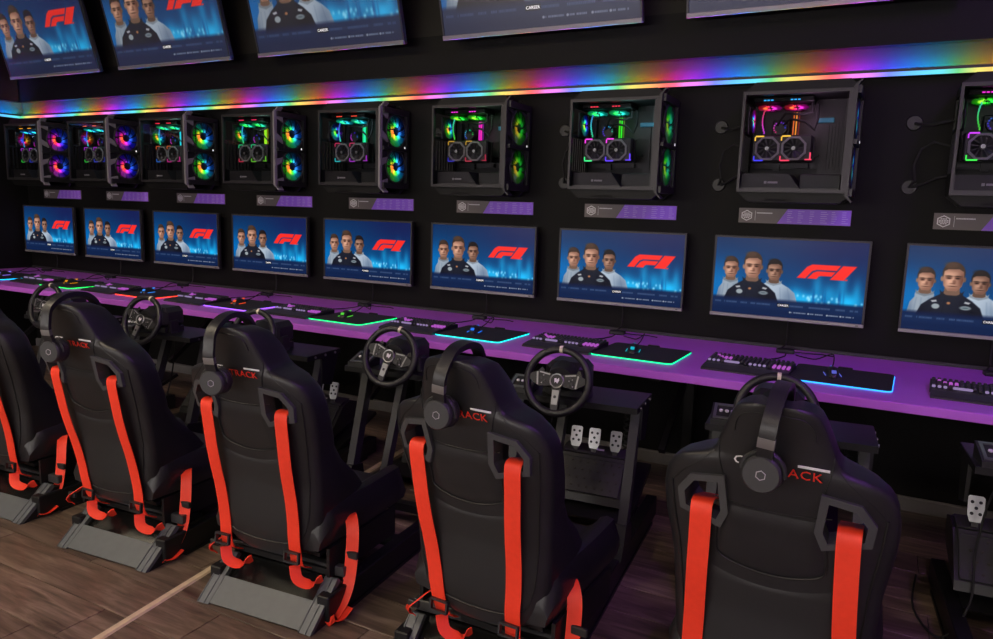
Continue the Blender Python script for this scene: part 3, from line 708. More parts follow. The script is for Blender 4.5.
    # grommets and cables on the wall to the left of the tower
    for q, (gz, gx) in enumerate(((1.862, -.392), (1.567, -.385))):
        gcab = thing('cable_grommet', 'round grey cable grommet, %s one beside the %s computer from the corner wall' % (('upper' if q == 0 else 'lower'), ORD[k]), 'cable grommet', (x+gx, 0, gz), group='cable grommets on the wall')
        part('disc', gcab, 'grommet_grey', lambda: MB().cyl((0, 0, 0), (0, -.008, 0), .036, .031, n=24), key='grom')
        part('cable', gcab, 'rubber', (lambda: MB().tube([(.005, -.006, -.004), (.03, -.05, -.012), (.07, -.09, -.02), (.11, -.11, -.012), (.15, -.12, -.005)], .007, 6)) if q == 0 else
             (lambda: MB().tube([(.0, -.006, 0), (.02, -.05, .03), (.01, -.06, .10), (.03, -.07, .17), (.08, -.09, .20), (.145, -.10, .18)], .006, 6).tube([(.01, -.006, 0), (.05, -.04, .015), (.1, -.08, .04), (.145, -.10, .05)], .007, 6)), key='gcable%d' % q)

# ------------------------------------------------------------------ desk equipment
def keyboard(k, x, y, rz):
    o = thing('keyboard', 'black backlit keyboard with wrist rest on the purple desk, %s from the dark corner wall' % ORD[k-1], 'keyboard', (x, y, DZ), rz, group='keyboards on the desk')
    def body(): return MB().prism([(-.03, .004), (.125, .004), (.125, .030), (-.03, .020)], 'x', -.180, .180)
    part('body', o, 'plastic_black', body, key='kb_body', smooth=0)
    part('wrist_rest', o, 'plastic_dark', lambda: MB().prism([(-.125, .000), (-.033, .000), (-.033, .018), (-.055, .020), (-.115, .012), (-.125, .006)], 'x', -.178, .178), key='kb_rest', smooth=0)
    part('foot', o, 'rubber', lambda: MB().box((-.15, .11, .002), (.03, .015, .004)).box((.15, .11, .002), (.03, .015, .004)).box((-.15, -.02, .002), (.03, .015, .004)).box((.15, -.02, .002), (.03, .015, .004)), key='kb_foot', smooth=0)
    lit, white = set(), set()
    for c in range(21): white.add((0, c)) if c in (0, 1, 2, 5, 9, 10, 11, 12) else None
    for rc in ((2, 3), (3, 3), (3, 2), (2, 4), (3, 4), (4, 1)): lit.add(rc)
    for r in (0, 1):
        for c in (14, 15, 16, 17): lit.add((r, c))
    def keys(sel):
        b = MB(); cw = .0198; rh = .0235
        for r in range(6):
            for c in range(18):
                kind = 'lit' if (r, c) in lit else 'white' if (r, c) in white else 'plain'
                if kind != sel: continue
                if r == 0 and c in (4, 6, 7): continue
                yy = -.017+r*rh+ (.004 if r == 5 else 0); zz = .0205+(yy+.03)*.0645+.004
                wd = cw*3.4 if (r == 0 and c == 5) else cw*.66
                x0 = -.168+c*cw
                b.box((x0, yy, zz+.003), (wd, rh*(.66 if sel != 'white' else .4), .010), bev=.0025)
        return b
    part('keycaps', o, 'plastic_satin', lambda: keys('plain'), key='kb_keys', kind='stuff')
    part('lit_keycaps', o, 'key_glow', lambda: keys('lit'), key='kb_lit', kind='stuff', label='keys glowing pink violet')
    part('pale_keycaps', o, 'key_white', lambda: keys('white'), key='kb_white', kind='stuff', label='front row keys glowing pale lilac')
    part('cable', o, 'rubber', lambda: MB().tube([(.03, .12, .012), (.05, .19, .006), (.03, .26, .006), (.07, .33, .006), (.09, .40, .008), (.085, .46, .010)], .003, 6), key='kb_cable')
def mousepad(k, x, y, rz, col):
    o = thing('mouse_pad', 'black mouse pad with glowing %s edge, %s from the dark corner wall' % (col, ORD[k-1]), 'mouse pad', (x, y, DZ), rz, group='lit mouse pads')
    def rr_pts(w_, d, r, n=6):
        P = []
        for cx, cy, a0 in ((w_/2-r, d/2-r, 0), (-w_/2+r, d/2-r, PI/2), (-w_/2+r, -d/2+r, PI), (w_/2-r, -d/2+r, 3*PI/2)):
            for i in range(n+1):
                a = a0+PI/2*i/n; P.append((cx+r*math.cos(a), cy+r*math.sin(a)))
        return P
    part('cloth', o, 'pad_cloth', lambda: MB().prism(rr_pts(.392, .358, .025), 'z', .0045, .0085), key='pad_cloth', smooth=0)
    part('light_edge', o, 'pad_glow_%d' % k, lambda: MB().tube([(p[0], p[1], .0028) for p in rr_pts(.392, .358, .026)], .0026, 6, True), key='pad_edge', label='glowing %s edge' % col)
    part('control_box', o, 'plastic_black', lambda: MB().box((0, .184, .007), (.06, .02, .014), bev=.003), key='pad_box', smooth=0)
def mouse(k, x, y, rz):
    o = thing('computer_mouse', 'small black computer mouse on a mouse pad, %s from the dark corner wall' % ORD[k-1], 'mouse', (x, y, DZ+.0085), rz, group='mice on the mouse pads')
    def body():
        rings = []; n = 16
        for i in range(11):
            t = i/10; yy = -.060+.120*t; s = math.sin(PI*min(max(t*.94+.03, 0), 1))**.45
            hw_ = .031*s*(1-.12*math.sin(PI*t)); hh_ = (.012+.030*math.sin(PI*(t*.8+.12))**1.1)*s
            rings.append([(hw_*math.copysign(abs(math.cos(a))**.7, math.cos(a)), yy, max(.001, (hh_*math.sin(a) if math.sin(a) > 0 else .001))) for a in [2*PI*j/n for j in range(n)]])
        return MB().loft(rings)
    part('shell', o, 'plastic_black', body, key='mouse_body', smooth=50)
    part('light', o, 'mouse_glow_%d' % k, lambda: MB().box((0, -.048, .026), (.018, .014, .005), rot=RX(.7)).box((0, .045, .031), (.006, .024, .008)).box((-.031, -.01, .008), (.002, .07, .004)).box((.031, -.01, .008), (.002, .07, .004)), key='mouse_light', smooth=0, label='coloured mouse lights')
    part('cable', o, 'rubber', lambda: MB().tube(curve_pts([(0, .058, .012), (.02, .12, .03), (.03, .20, .055), (.02, .28, .04), (-.02, .36, .002), (-.06, .42, -.005), (-.10, .46, -.004)], 4), .0028, 6), key='mouse_cable')
def hub(k, x, y):
    o = thing('usb_hub', 'small black cable hub at the back of the desk, %s from the dark corner wall' % ORD[k-1], 'cable hub', (x, y, DZ), .1, group='cable hubs on the desk')
    part('box', o, 'plastic_black', lambda: MB().box((0, 0, .011), (.085, .045, .022), bev=.004), key='hub', smooth=0)
    part('cable', o, 'rubber', lambda: MB().tube([(.0, .02, .012), (-.02, .06, .01), (.0, .10, .03), (.0, .108, .10), (.0, .10, .16)], .004, 6).tube([(.04, 0, .01), (.10, .01, .006), (.17, .03, .004), (.22, .0, .004)], .003, 6), key='hubc')
COLN = {1: 'cyan', 2: 'green', 3: 'red', 4: 'violet', 5: 'green', 6: 'teal', 7: 'green', 8: 'blue', 9: 'violet'}
for k in range(1, 10):
    x = ST[k-1]
    keyboard(k, x-.062, -.665, -.04)
    hub(k, x+.03, -.135)
    if k < 9:
        mousepad(k, x+.312, -.60, -.03, COLN[k]); mouse(k, x+.275, -.62, .2)

# ------------------------------------------------------------------ racing rigs
RY0, YAWR = -2.34, .0785
RIGS = {'G': 1.085, 'A': .27, 'B': -.545, 'C': -1.36, 'D': -2.175, 'E': -2.99, 'F': -3.86}
STN = {'G': 'ninth', 'A': 'eighth', 'B': 'seventh', 'C': 'sixth', 'D': 'fifth', 'E': 'fourth', 'F': 'third'}
WHX = {'G': 0, 'A': -.045, 'B': -.028, 'C': -.008, 'D': -.015, 'E': -.015, 'F': -.01}
SEATX = {'A': -.016, 'B': -.014, 'C': -.032, 'D': -.058, 'E': -.06}
SEATZ = .014
SEATYAW = {'A': -.02, 'B': -.05, 'C': .06, 'D': .05, 'E': .05}
STRX = {'A': (-.180, .188), 'B': (-.115, .128), 'C': (-.170, .140), 'D': (-.100, .175), 'E': (-.15, .15)}
def rp(key, lx, ly, lz=0):
    c, s = math.cos(YAWR), math.sin(YAWR); return (RIGS[key]+lx*c-ly*s, RY0+lx*s+ly*c, lz)

def smooth_interp(tab, z):
    if z <= tab[0][0]: return tab[0][1]
    for (z0, a), (z1, b) in zip(tab, tab[1:]):
        if z <= z1:
            t = (z-z0)/(z1-z0); return a+(b-a)*t
    return tab[-1][1]
TY = [(.15, .17), (.2, .150), (.3, .138), (.45, .128), (.6, .100), (.7, .072), (.8, .045), (.9, .015), (1.0, -.020), (1.04, -.03)]
TWD = [(.186, .12), (.198, .160), (.218, .192), (.255, .214), (.32, .228), (.42, .233), (.55, .240), (.66, .255), (.73, .259), (.77, .256), (.80, .246), (.822, .232), (.838, .212), (.848, .188), (.857, .160), (.866, .140), (.88, .128), (.90, .121), (.94, .106), (.965, .097), (.985, .086), (.995, .074), (1.002, .052)]
TE = [(.15, .05), (.3, .07), (.6, .065), (.78, .055), (.84, .04), (.88, .028), (1.0, .025), (1.04, .02)]
TS = [(.186, .06), (.22, .15), (.28, .26), (.34, .28), (.42, .22), (.50, .14), (.58, .10), (.76, .095), (.83, .10), (.87, .125), (.93, .125), (.98, .105), (1.002, .07)]
def back_y(x, z):
    wv = smooth_interp(TWD, z); q = min(abs(x)/wv, 1)
    return smooth_interp(TY, z)+smooth_interp(TE, z)*(1-(1-q**3)**.5)
def seat_ring(z):
    wv, yb, e, sd = smooth_interp(TWD, z), smooth_interp(TY, z), smooth_interp(TE, z), smooth_interp(TS, z)
    P = []; n = 26
    for i in range(n+1):
        x = wv*math.sin((-1+2*i/n)*PI/2); P.append((x, back_y(x, z), z))
    yc = min(yb+.075, yb+e+sd-.01)
    for i in range(1, n):
        x = wv*math.sin((1-2*i/n)*PI/2); q = abs(x)/wv
        t = min(max((q-.50)/.32, 0), 1); t = t*t*(3-2*t); yf = yc+(yb+e+sd-yc)*t
        if q > .86: yf -= (sd*.45)*((q-.86)/.14)**2
        P.append((x, yf, z))
    return P
SLOT = [(.102, .812), (.182, .798), (.214, .752), (.208, .698), (.110, .672), (.092, .716)]
def inset(P, d):
    cx = sum(p[0] for p in P)/len(P); cz = sum(p[1] for p in P)/len(P); n = len(P); out = []
    for i in range(n):
        a, b, c = Vector(P[i-1]), Vector(P[i]), Vector(P[(i+1) % n])
        def nrm(p, q):
            t = (q-p).normalized(); m_ = Vector((-t.y, t.x)); 
            return m_ if m_.dot(Vector((cx, cz))-(p+q)/2) > 0 else -m_
        n1_, n2_ = nrm(a, b), nrm(b, c); bis = (n1_+n2_).normalized(); out.append(tuple(b+bis*(d/max(.4, bis.dot(n1_)))))
    return out
def seat_shell():
    zs = sorted(set([.186, .191, .198, .207, .218, .235, .25]+[.27+i*.022 for i in range(24)]+[.80, .812, .822, .830, .838, .843, .848, .853, .857, .862, .866, .872, .88, .89, .90]+[.912+i*.0125 for i in range(6)]+[.98, .986, .991, .995, .999, 1.002]))
    me = MB().loft([seat_ring(z) for z in zs]).mesh('shell', 0)
    ob = bpy.data.objects.new('seat_tmp', me); COL.objects.link(ob)
    cut = MB()
    for s in (-1, 1): cut.prism([(s*p[0], p[1]) for p in inset(SLOT, .012)][::s], 'y', -.3, .6)
    cme = cut.mesh('cut', 0); co = bpy.data.objects.new('cut_tmp', cme); COL.objects.link(co)
    md = ob.modifiers.new('b', 'BOOLEAN'); md.object = co; md.operation = 'DIFFERENCE'; md.solver = 'EXACT'
    bpy.context.view_layer.update()
    res = bpy.data.meshes.new_from_object(ob.evaluated_get(bpy.context.evaluated_depsgraph_get()))
    bpy.data.objects.remove(ob); bpy.data.objects.remove(co)
    for p in res.polygons: p.use_smooth = True
    res.set_sharp_from_angle(angle=math.radians(38))
    return res
def offset_patch(poly_fn, nx, nz, off):
    """thin padded patch lying on the rear of the shell; poly_fn(s,t) -> x,z"""
    b = MB(); vs = []
    for j in range(nz+1):
        for i in range(nx+1):
            x, z = poly_fn(i/nx, j/nz); edge = (i in (0, nx)) or (j in (0, nz))
            vs.append((x, back_y(x, z)-(.0005 if edge else off), z))
    fs = [(j*(nx+1)+i, j*(nx+1)+i+1, (j+1)*(nx+1)+i+1, (j+1)*(nx+1)+i) for j in range(nz) for i in range(nx)]
    return b.add(vs, fs)
def on_back(pts, off=.001): return [(x, back_y(x, z)-off, z) for x, z in pts]
def racing_seat(key, label):
    o = thing('racing_seat', label, 'racing seat', rp(key, SEATX[key], -.055, SEATZ), SEATYAW[key], group='racing seats in a row')
    sh = part('shell', o, 'leather', seat_shell, key='seat_shell')
    def panel(s, t):
        z = .245+(.565-.245)*t; wv = (.150+.02*math.sin(PI*t))*(1-.18*(1-t)**3); x = (2*s-1)*wv
        return x, z-(.03*(1-(2*s-1)**2) if t > .85 else 0)*(t-.85)/.15
    part('back_panel', sh, 'leather_panel', lambda: offset_patch(panel, 16, 18, .003), key='seat_panel', label='flat panel on the rear of the seat')
    def collar(s, t):
        q = 2*s-1; z0 = .600-.028*(1-q*q); z = z0+(.735-z0)*t; wv = .118-.014*t; return q*wv, z
    part('collar_pad', sh, 'leather', lambda: offset_patch(collar, 14, 8, .006), key='seat_collar')
    def seams():
        b = MB()
        b.tube(on_back(curve_pts([(-.118, .69), (-.121, .62), (-.108, .592), (-.05, .574), (0, .570), (.05, .574), (.108, .592), (.121, .62), (.118, .69)]), .003), .0024, 6)
        b.tube(on_back(curve_pts([(-.125, .752), (-.06, .742), (0, .739), (.06, .742), (.125, .752)])), .0018, 6)
        for s in (-1, 1):
            b.tube(on_back(curve_pts([(s*.232, .765), (s*.226, .68), (s*.214, .58), (s*.205, .45), (s*.192, .33), (s*.165, .262), (s*.12, .238)])), .003, 6)
            b.tube(on_back(curve_pts([(s*.120, .895), (s*.118, .86), (s*.105, .80)])), .0018, 6)
            b.tube(on_back(curve_pts([(s*.130, .868), (s*.16, .835), (s*.20, .80), (s*.23, .765)]), -.0005), .0018, 6)
        b.tube(on_back(curve_pts([(-.12, .238), (0, .230), (.12, .238)])), .003, 6)
        b.tube(on_back(curve_pts([(-.084, .93), (-.078, .960), (-.055, .978), (0, .982), (.055, .978), (.078, .960), (.084, .93)])), .0018, 6)
        return b
    part('piping', sh, 'piping', seams, key='seat_seams')
    for s in (-1, 1):
        def slot(s=s):
            b = MB(); A, B = SLOT, inset(SLOT, .017); n = 6
            for i in range(n):
                j = (i+1) % n; vs = []
                for P in (A, B):
                    for q in (i, j):
                        x, z = s*P[q][0], P[q][1]; y = back_y(x, z); vs += [(x, y-.014, z), (x, y+.035, z)]
                b.add(vs, [(0, 2, 6, 4), (1, 5, 7, 3), (0, 1, 3, 2), (4, 6, 7, 5)])
            return b
        part('slot_frame', sh, 'slot_plastic', slot, key='seat_slot%d' % s, smooth=0, label='plastic harness slot frame')
    # print
    part('lettering', sh, 'red_print', lambda: text_mesh('TRACK', .034, 'CENTER', .0, .0005, 1.08), key='seat_red', loc=(.045, back_y(.05, .848)-.0035, .848), rot=(PI/2+.30, 0, 0), scale=(.98, .92, 1), label='red lettering TRACK')
    part('lettering', sh, 'white_print', lambda: text_mesh('GT', .034, 'CENTER', .0, .0005, 1.0), key='seat_white', loc=(-.060, back_y(.06, .858)-.0025, .858), rot=(PI/2+.30, 0, 0), scale=(1.1, .92, 1), label='white lettering GT')
    part('print_bar', sh, 'white_print', lambda: MB().box((.082, back_y(.07, .868)-.0015, .868), (.064, .0020, .0055), rot=RX(.30)), key='seat_bar', smooth=0)
    # cushion
    def cushion():
        rings = []
        for i in range(15):
            t = i/14; y = .17+.55*t; up_ = .03*t; hwv = .245+.01*math.sin(PI*t); e = min(1, min(t, 1-t)*9+.55)
            P = []; n = 20
            for j in range(n+1):
                q = -1+2*j/n; a = abs(q); bol = min(max((a-.52)/.25, 0), 1); bol = bol*bol*(3-2*bol)
                z = .285+up_+(.085*bol)*(1-.35*t) - (.07*((a-.86)/.14)**2 if a > .86 else 0)
                P.append((q*hwv*(.9+.1*e), y, .2+(z-.2)*e))
            for j in range(n+1):
                q = 1-2*j/n; P.append((q*hwv*.92, y, .195+.03*abs(q)))
            rings.append(P)
        return MB().loft(rings)
    part('cushion', o, 'leather', cushion, key='seat_cushion', smooth=45)
    part('mount_bracket', o, 'frame_black', lambda: MB().box((-.235, .42, .165), (.012, .42, .11)).box((.235, .42, .165), (.012, .42, .11)).box((0, .25, .125), (.48, .05, .02)).box((0, .6, .125), (.48, .05, .02)).box((0, .42, .19), (.40, .42, .014)), key='seat_bracket', smooth=0)
    # harness
    for s in (-1, 1):
        def shoulder(s=s):
            x0, x1 = (-.155 if s < 0 else .162), STRX[key][0 if s < 0 else 1]; by = back_y(x0, .70)
            P = [(x0, .20, .70), (x0, by+.045, .722), (x0, by+.010, .730), (x0, by-.010, .724)]
            for z in (.705, .67, .62, .56, .49, .41, .33, .26, .205):
                t = (.714-z)/.57; x = x0+(x1-x0)*t**1.3
                P.append((x, min(back_y(x, z), .165)-.012-.020*math.sin(min(1, t*1.6)*PI), z))
            P += [(x1, .168, .16), (x1, .210, .135)]
            return MB().ribbon(curve_pts(P, 6), (1, 0, 0), .050)
        st = part('shoulder_strap', o, 'strap_red', shoulder, label='orange red harness strap', smooth=30)
        def buckle(s=s):
            x0 = STRX[key][0 if s < 0 else 1]; M = T(x0, .136, .20, RX(-.1))
            return MB().box((0, 0, .017), (.062, .012, .006), M).box((0, 0, -.017), (.062, .012, .006), M).box((-.029, 0, 0), (.006, .012, .034), M).box((.029, 0, 0), (.006, .012, .034), M)
        part('buckle', st, 'plastic_black', buckle, smooth=0)
        def tail(s=s):
            x0 = STRX[key][0 if s < 0 else 1]
            return MB().ribbon(curve_pts([(x0, .150, .165), (x0+.025, .135, .128), (x0+.065, .150, .112), (x0+.09, .185, .125)], 5), [(.5, 1, .2)]*16, .038)
        part('strap_tail', st, 'strap_red', tail, smooth=30)
        def lap(s=s):
            if s < 0:
                return MB().ribbon(curve_pts([(-.17, .22, .22), (-.205, .17, .185), (-.232, .14, .155), (-.235, .16, .125)], 5), (.6, -.6, .5), .035)
            P = [(.225, .34, .30), (.258, .31, .305), (.284, .285, .27), (.290, .272, .19), (.290, .255, .10), (.290, .220, .040), (.288, .175, .008), (.294, .150, .002), (.304, .18, .002), (.308, .225, .02)]
            if key == 'B': P = [(a-.02, b_, c_) for a, b_, c_ in P]
            return MB().ribbon(curve_pts(P, 5), [(1, .45, .15)]*46, .044)
        lp = part('lap_strap', o, 'strap_red', lap, key='lap%d%s' % (s, key == 'B'), label='loose orange red lap belt', smooth=30)
        part('buckle', lp, 'plastic_black', lambda s=s: MB().box((.290, .271, .185), (.052, .014, .026), bev=.003) if s > 0 else MB().box((-.222, .152, .167), (.040, .014, .022), bev=.003), key='lapb%d' % s, smooth=0)
    return o

def rig_frame(key, label):
    o = thing('rig_frame', label, 'rig frame', rp(key, 0, 0), YAWR, group='racing rig frames on the floor')
    for s in (-1, 1):
        part('side_rail', o, 'frame_black', lambda: MB().box((0, .83, .055), (.05, 1.50, .09), bev=.004).box((0, .83, .006), (.06, 1.30, .012)), key='rail', loc=(s*.235, 0, 0), smooth=0)
        part('rear_post', o, 'frame_grey', lambda: MB().prism([(-.0, .004), (.016, .0), (.170, .118), (.160, .130), (.152, .130)], 'x', -.026, .026).prism([(.0, .0035), (.152, .1295), (.150, .1325), (-.003, .0055)], 'x', -.024, -.021).prism([(.0, .0035), (.152, .1295), (.150, .1325), (-.003, .0055)], 'x', .004, .007), key='rpost', loc=(s*.219, 0, 0), smooth=0)
        part('post_gusset', o, 'frame_black', lambda: MB().prism([(.016, .0), (.30, .0), (.30, .115), (.168, .115)], 'x', -.0265, .0265), key='gusset', loc=(s*.219, 0, 0), smooth=0)
        for i, (by, bz) in enumerate(((.10, .03), (.15, .06), (.20, .09), (.26, .03))):
            part('bolt', o, 'silver', lambda: MB().cyl((0, 0, 0), (s*.005, 0, 0), .007, n=8), key='bolt%d' % s, loc=(s*.2455, by, bz), smooth=0)
        if not (key == 'G' and s < 0): part('upright', o, 'frame_mid', lambda: MB().prism([(.90, .09), (.955, .09), (1.125, .668), (1.075, .668)], 'x', -.018, .018), key='upright', loc=(s*.245, 0, 0), smooth=0)
        part('height_bracket', o, 'frame_black', lambda: MB().prism([(1.06, .52), (1.14, .50), (1.20, .672), (1.06, .672)], 'x', -.006, .006), key='hbracket', loc=(s*.268, 0, 0), smooth=0)
    for s in ((1,) if key == 'G' else (-1, 1)):
        part('upright_bracket', o, 'frame_black', lambda: MB().prism([(.86, .09), (1.03, .09), (1.01, .20), (.92, .215)], 'x', -.022, .022), key='ubracket', loc=(s*.245, 0, 0), smooth=0)
    part('rear_plate', o, 'frame_grey', lambda: MB().prism([(.006, .009), (.012, .002), (.092, .066), (.086, .073)], 'x', -.192, .192), key='rplate', smooth=0, label='sloping grey steel end plate')
    part('dark_plate', o, 'plastic_gloss', lambda: MB().prism([(.10, .058), (.108, .052), (.20, .104), (.19, .112)], 'x', -.192, .192), key='dplate', smooth=0)
    cbar = part('cross_bar', o, 'plastic_satin', lambda: MB().box((0, .195, .142), (.50, .030, .036), bev=.003), key='cbar', smooth=0)
    for x in (-.14, -.05, .05, .14):
        part('bolt_hole', cbar, 'rubber', lambda: MB().cyl((0, 0, 0), (0, -.002, 0), .006, n=10), key='bhole', loc=(x, .180, .142), smooth=0)
    part('seat_cross_member', o, 'frame_black', lambda: MB().box((0, 0, 0), (.42, .045, .035)), key='xmem', smooth=0, loc=(0, .30, .095))
    for my in (.60, .92, 1.40): part('seat_cross_member', o, 'frame_black', None, key='xmem', smooth=0, loc=(0, my, .075))
    part('warning_label', o, 'gold_label', lambda: MB().box((-.03, .30, .1155), (.05, .022, .001)), key='warn', smooth=0)
    dk = part('wheel_deck', o, 'frame_black', lambda: MB().box((0, 1.075, .672), (.55, .27, .010)).box((0, .944, .664), (.55, .006, .022)).box((.275, 1.075, .664), (.004, .27, .022)).box((-.275, 1.075, .664), (.004, .27, .022)), key='deck', smooth=0)
    part('deck_bolt', dk, 'silver', lambda: MB().cyl((.2775, 1.0, .664), (.282, 1.0, .664), .006, n=8).cyl((.2775, 1.08, .664), (.282, 1.08, .664), .006, n=8).cyl((.2775, 1.16, .664), (.282, 1.16, .664), .006, n=8), key='dbolt', smooth=0)
    part('centre_post', o, 'frame_mid', lambda: MB().prism([(.86, .04), (.91, .04), (1.145, .667), (1.10, .667)], 'x', -.076, -.044), key='cpost', smooth=0)
    part('pedal_deck', o, 'frame_black', lambda: MB().prism([(1.22, .085), (1.235, .07), (1.66, .205), (1.65, .225)], 'x', -.21, .21), key='pdeck', smooth=0)
    part('coiled_cable', o, 'rubber', lambda: MB().tube([(.20+.012*math.cos(i*.9), 1.12+.012*math.sin(i*.9), .655-i*.0035) for i in range(60)], .0035, 5), key='coil')
    part('loose_cable', o, 'rubber', lambda: MB().tube(curve_pts([(-.10, 1.20, .66), (-.16, 1.24, .50), (-.19, 1.22, .30), (-.20, 1.15, .14), (-.28, 1.10, .02), (-.34, 1.30, .006), (-.30, 1.6, .006)], 5), .004, 6), key='loosec')
    return o

def steering_wheel(key, label, turn=0.0):
    o = thing('steering_wheel', label, 'steering wheel', rp(key, WHX[key], .895, .757), YAWR, group='steering wheels on the rigs')
    TL = Matrix.Rotation(-.30, 4, 'X') @ Matrix.Rotation(turn, 4, 'Y')
    R_ = TL.to_euler()
    def P(name, material, fn, k_, **kw): return part(name, o, material, fn, key=k_, rot=R_, **kw)
    rim = P('rim', 'leather', lambda: MB().ring((0, 0, 0), (0, 1, 0), .124, .0148, 56, 12), 'sw_rim')
    part('centre_mark', rim, 'cream', lambda: MB().tube([(.124*math.sin(a), 0, .124*math.cos(a)) for a in (-.05, 0, .05)], .0153, 12), key='sw_mark', label='pale marker at the top of the rim')
    def spokes():
        b = MB()
        for s in (-1, 1):
            b.prism([(s*.022, .026), (s*.075, .034), (s*.112, .018), (s*.112, -.004), (s*.074, -.026), (s*.024, -.020)], 'y', -.010, .004)
        b.prism([(-.018, -.018), (.018, -.018), (.014, -.116), (-.014, -.116)], 'y', -.008, .002)
        return b
    sk = P('spokes', 'plastic_black', spokes, 'sw_spokes', smooth=0)
    def silver():
        b = MB().prism([(-.014, -.036), (.014, -.036), (.011, -.092), (-.011, -.092)], 'y', -.011, -.007)
        for s in (-1, 1):
            Q = [(s*.030, .024), (s*.072, .031), (s*.074, .026), (s*.032, .019)]; b.prism(Q, 'y', -.0125, -.009)
            b.prism([(s*.080, .028), (s*.086, .026), (s*.080, -.022), (s*.074, -.022)], 'y', -.0125, -.009)
        b.ring((0, -.013, 0), (0, 1, 0), .0265, .003, 28, 6)
        return b
    part('metal_inlay', sk, 'silver', silver, key='sw_silver', smooth=0, label='brushed silver inlays')
    hub_ = P('hub', 'plastic_black', lambda: MB().cyl((0, .05, 0), (0, -.014, 0), .030, .027, n=28), 'sw_hub')
    part('emblem', hub_, 'white_print', lambda: MB().prism([(-.010, .008), (-.002, .010), (0, .004), (.008, .012), (.010, .002), (.004, -.010), (-.003, -.004), (-.008, -.008)], 'y', -.0155, -.0138), key='sw_emblem', smooth=0, label='small pale hub emblem')
    def buttons():
        b = MB()
        for x, z in ((-.055, .016), (-.066, .006), (-.050, -.004), (-.060, -.014), (.052, .018), (.062, .010), (.050, .004), (.060, -.006), (.066, -.016), (.048, -.014)):
            b.cyl((x, -.010, z), (x, -.0145, z), .0048, n=10)
        b.cyl((0, -.007, -.062), (0, -.0125, -.062), .006, n=12)
        return b
    part('buttons', sk, 'plastic_dark', buttons, key='sw_buttons', smooth=0, kind='stuff')
    part('button_marks', sk, 'grey_print', lambda: MB().box((-.055, -.0150, .016), (.004, .001, .004)).box((.062, -.0150, .010), (.003, .001, .003)).box((.050, -.0150, .004), (.003, .001, .003)).box((.066, -.0150, -.016), (.004, .001, .004)).box((-.060, -.0150, -.014), (.004, .001, .004)), key='sw_marks', smooth=0, kind='stuff')
    for s in (-1, 1): P('paddle_shifter', 'gunmetal', lambda: MB().prism([(s*.066, .040), (s*.078, .050), (s*.088, .036), (s*.090, -.005), (s*.082, -.010), (s*.076, .010)], 'y', .018, .022), 'sw_paddle%d' % s, smooth=0)
    def base():
        b = MB().cyl((0, .03, -.002), (0, .085, .008), .052, .062, n=28)
        b.box((0, .15, .002), (.17, .15, .115), bev=.025).box((0, .15, -.064), (.15, .13, .028))
        for s in (-1, 1): b.box((s*.085, .13, -.045), (.026, .06, .07), bev=.006)
        return b
    part('wheel_base', o, 'plastic_black', base, key='sw_base')
    for s in (-1, 1): part('clamp', o, 'plastic_dark', lambda: MB().box((s*.085, .13, -.076), (.03, .05, .008)), key='sw_clamp%d' % s, smooth=0)
    return o

def pedal_set(key, label):
    o = thing('pedal_set', label, 'pedals', rp(key, *((-.085, 1.30, .03) if key == 'G' else (.0, 1.37, .008))), YAWR, group='pedal sets on the rigs')
    part('base', o, 'plastic_black', lambda: MB().prism([(-.11, .128), (.12, .200), (.16, .235), (.16, .300), (.10, .318), (.03, .300), (-.10, .160)], 'x', -.16, .16), key='pd_base', smooth=0)
    part('top_cover', o, 'plastic_satin', lambda: MB().prism([(.022, .304), (.10, .322), (.10, .326), (.016, .309)], 'x', -.15, .15).box((0, .06, .3185), (.30, .08, .004), rot=RX(.2)), key='pd_cover', smooth=0)
    part('foot_rest', o, 'plastic_dark', lambda: MB().prism([(-.098, .164), (.018, .298), (.014, .304), (-.104, .170)], 'x', -.145, .145).tube([(-.14, -.100, .170), (.14, -.100, .170), (.145, .005, .291), (-.145, .005, .291)], .005, 6, True), key='pd_rest', smooth=0)
    def dots():
        b = MB()
        for i in range(7):
            for j in range(4): b.cyl((-.11+i*.036+(.018 if j % 2 else 0), -.083+j*.026, .187+j*.030), (-.11+i*.036+(.018 if j % 2 else 0), -.086+j*.026, .192+j*.030), .0055, n=8)
        return b
    part('grip_studs', o, 'stud_grey', dots, key='pd_dots', smooth=0, kind='stuff')
    part('badge', o, 'white_print', lambda: MB().box((.01, .055, .3225), (.05, .012, .002), rot=RX(.2)), key='pd_badge', smooth=0)
    for i, px in enumerate((-.095, -.010, .090)):
        def pedal():
            b = MB().prism([(-.018, -.005), (.018, -.005), (.026, .020), (.026, .082), (.020, .088), (-.020, .088), (-.026, .082), (-.026, .020)], 'y', -.006, 0)
            return b
        pd = part('pedal', o, 'silver', pedal, key='pd_face', loc=(px, .035, .335), rot=(-.25, 0, 0), smooth=0, label='brushed metal pedal plate')
        part('grip_hole', pd, 'rubber', lambda: MB().cyl((-.013, -.0075, .066), (-.013, -.005, .066), .006, n=10).cyl((.013, -.0075, .066), (.013, -.005, .066), .006, n=10).cyl((0, -.0075, .045), (0, -.005, .045), .006, n=10).cyl((-.013, -.0075, .025), (-.013, -.005, .025), .006, n=10).cyl((.013, -.0075, .025), (.013, -.005, .025), .006, n=10), key='pd_holes', smooth=0)
        part('arm', pd, 'gunmetal', lambda: MB().prism([(-.012, -.06), (.012, -.06), (.010, .05), (-.010, .05)], 'y', 0, .012), key='pd_arm', smooth=0)
    return o

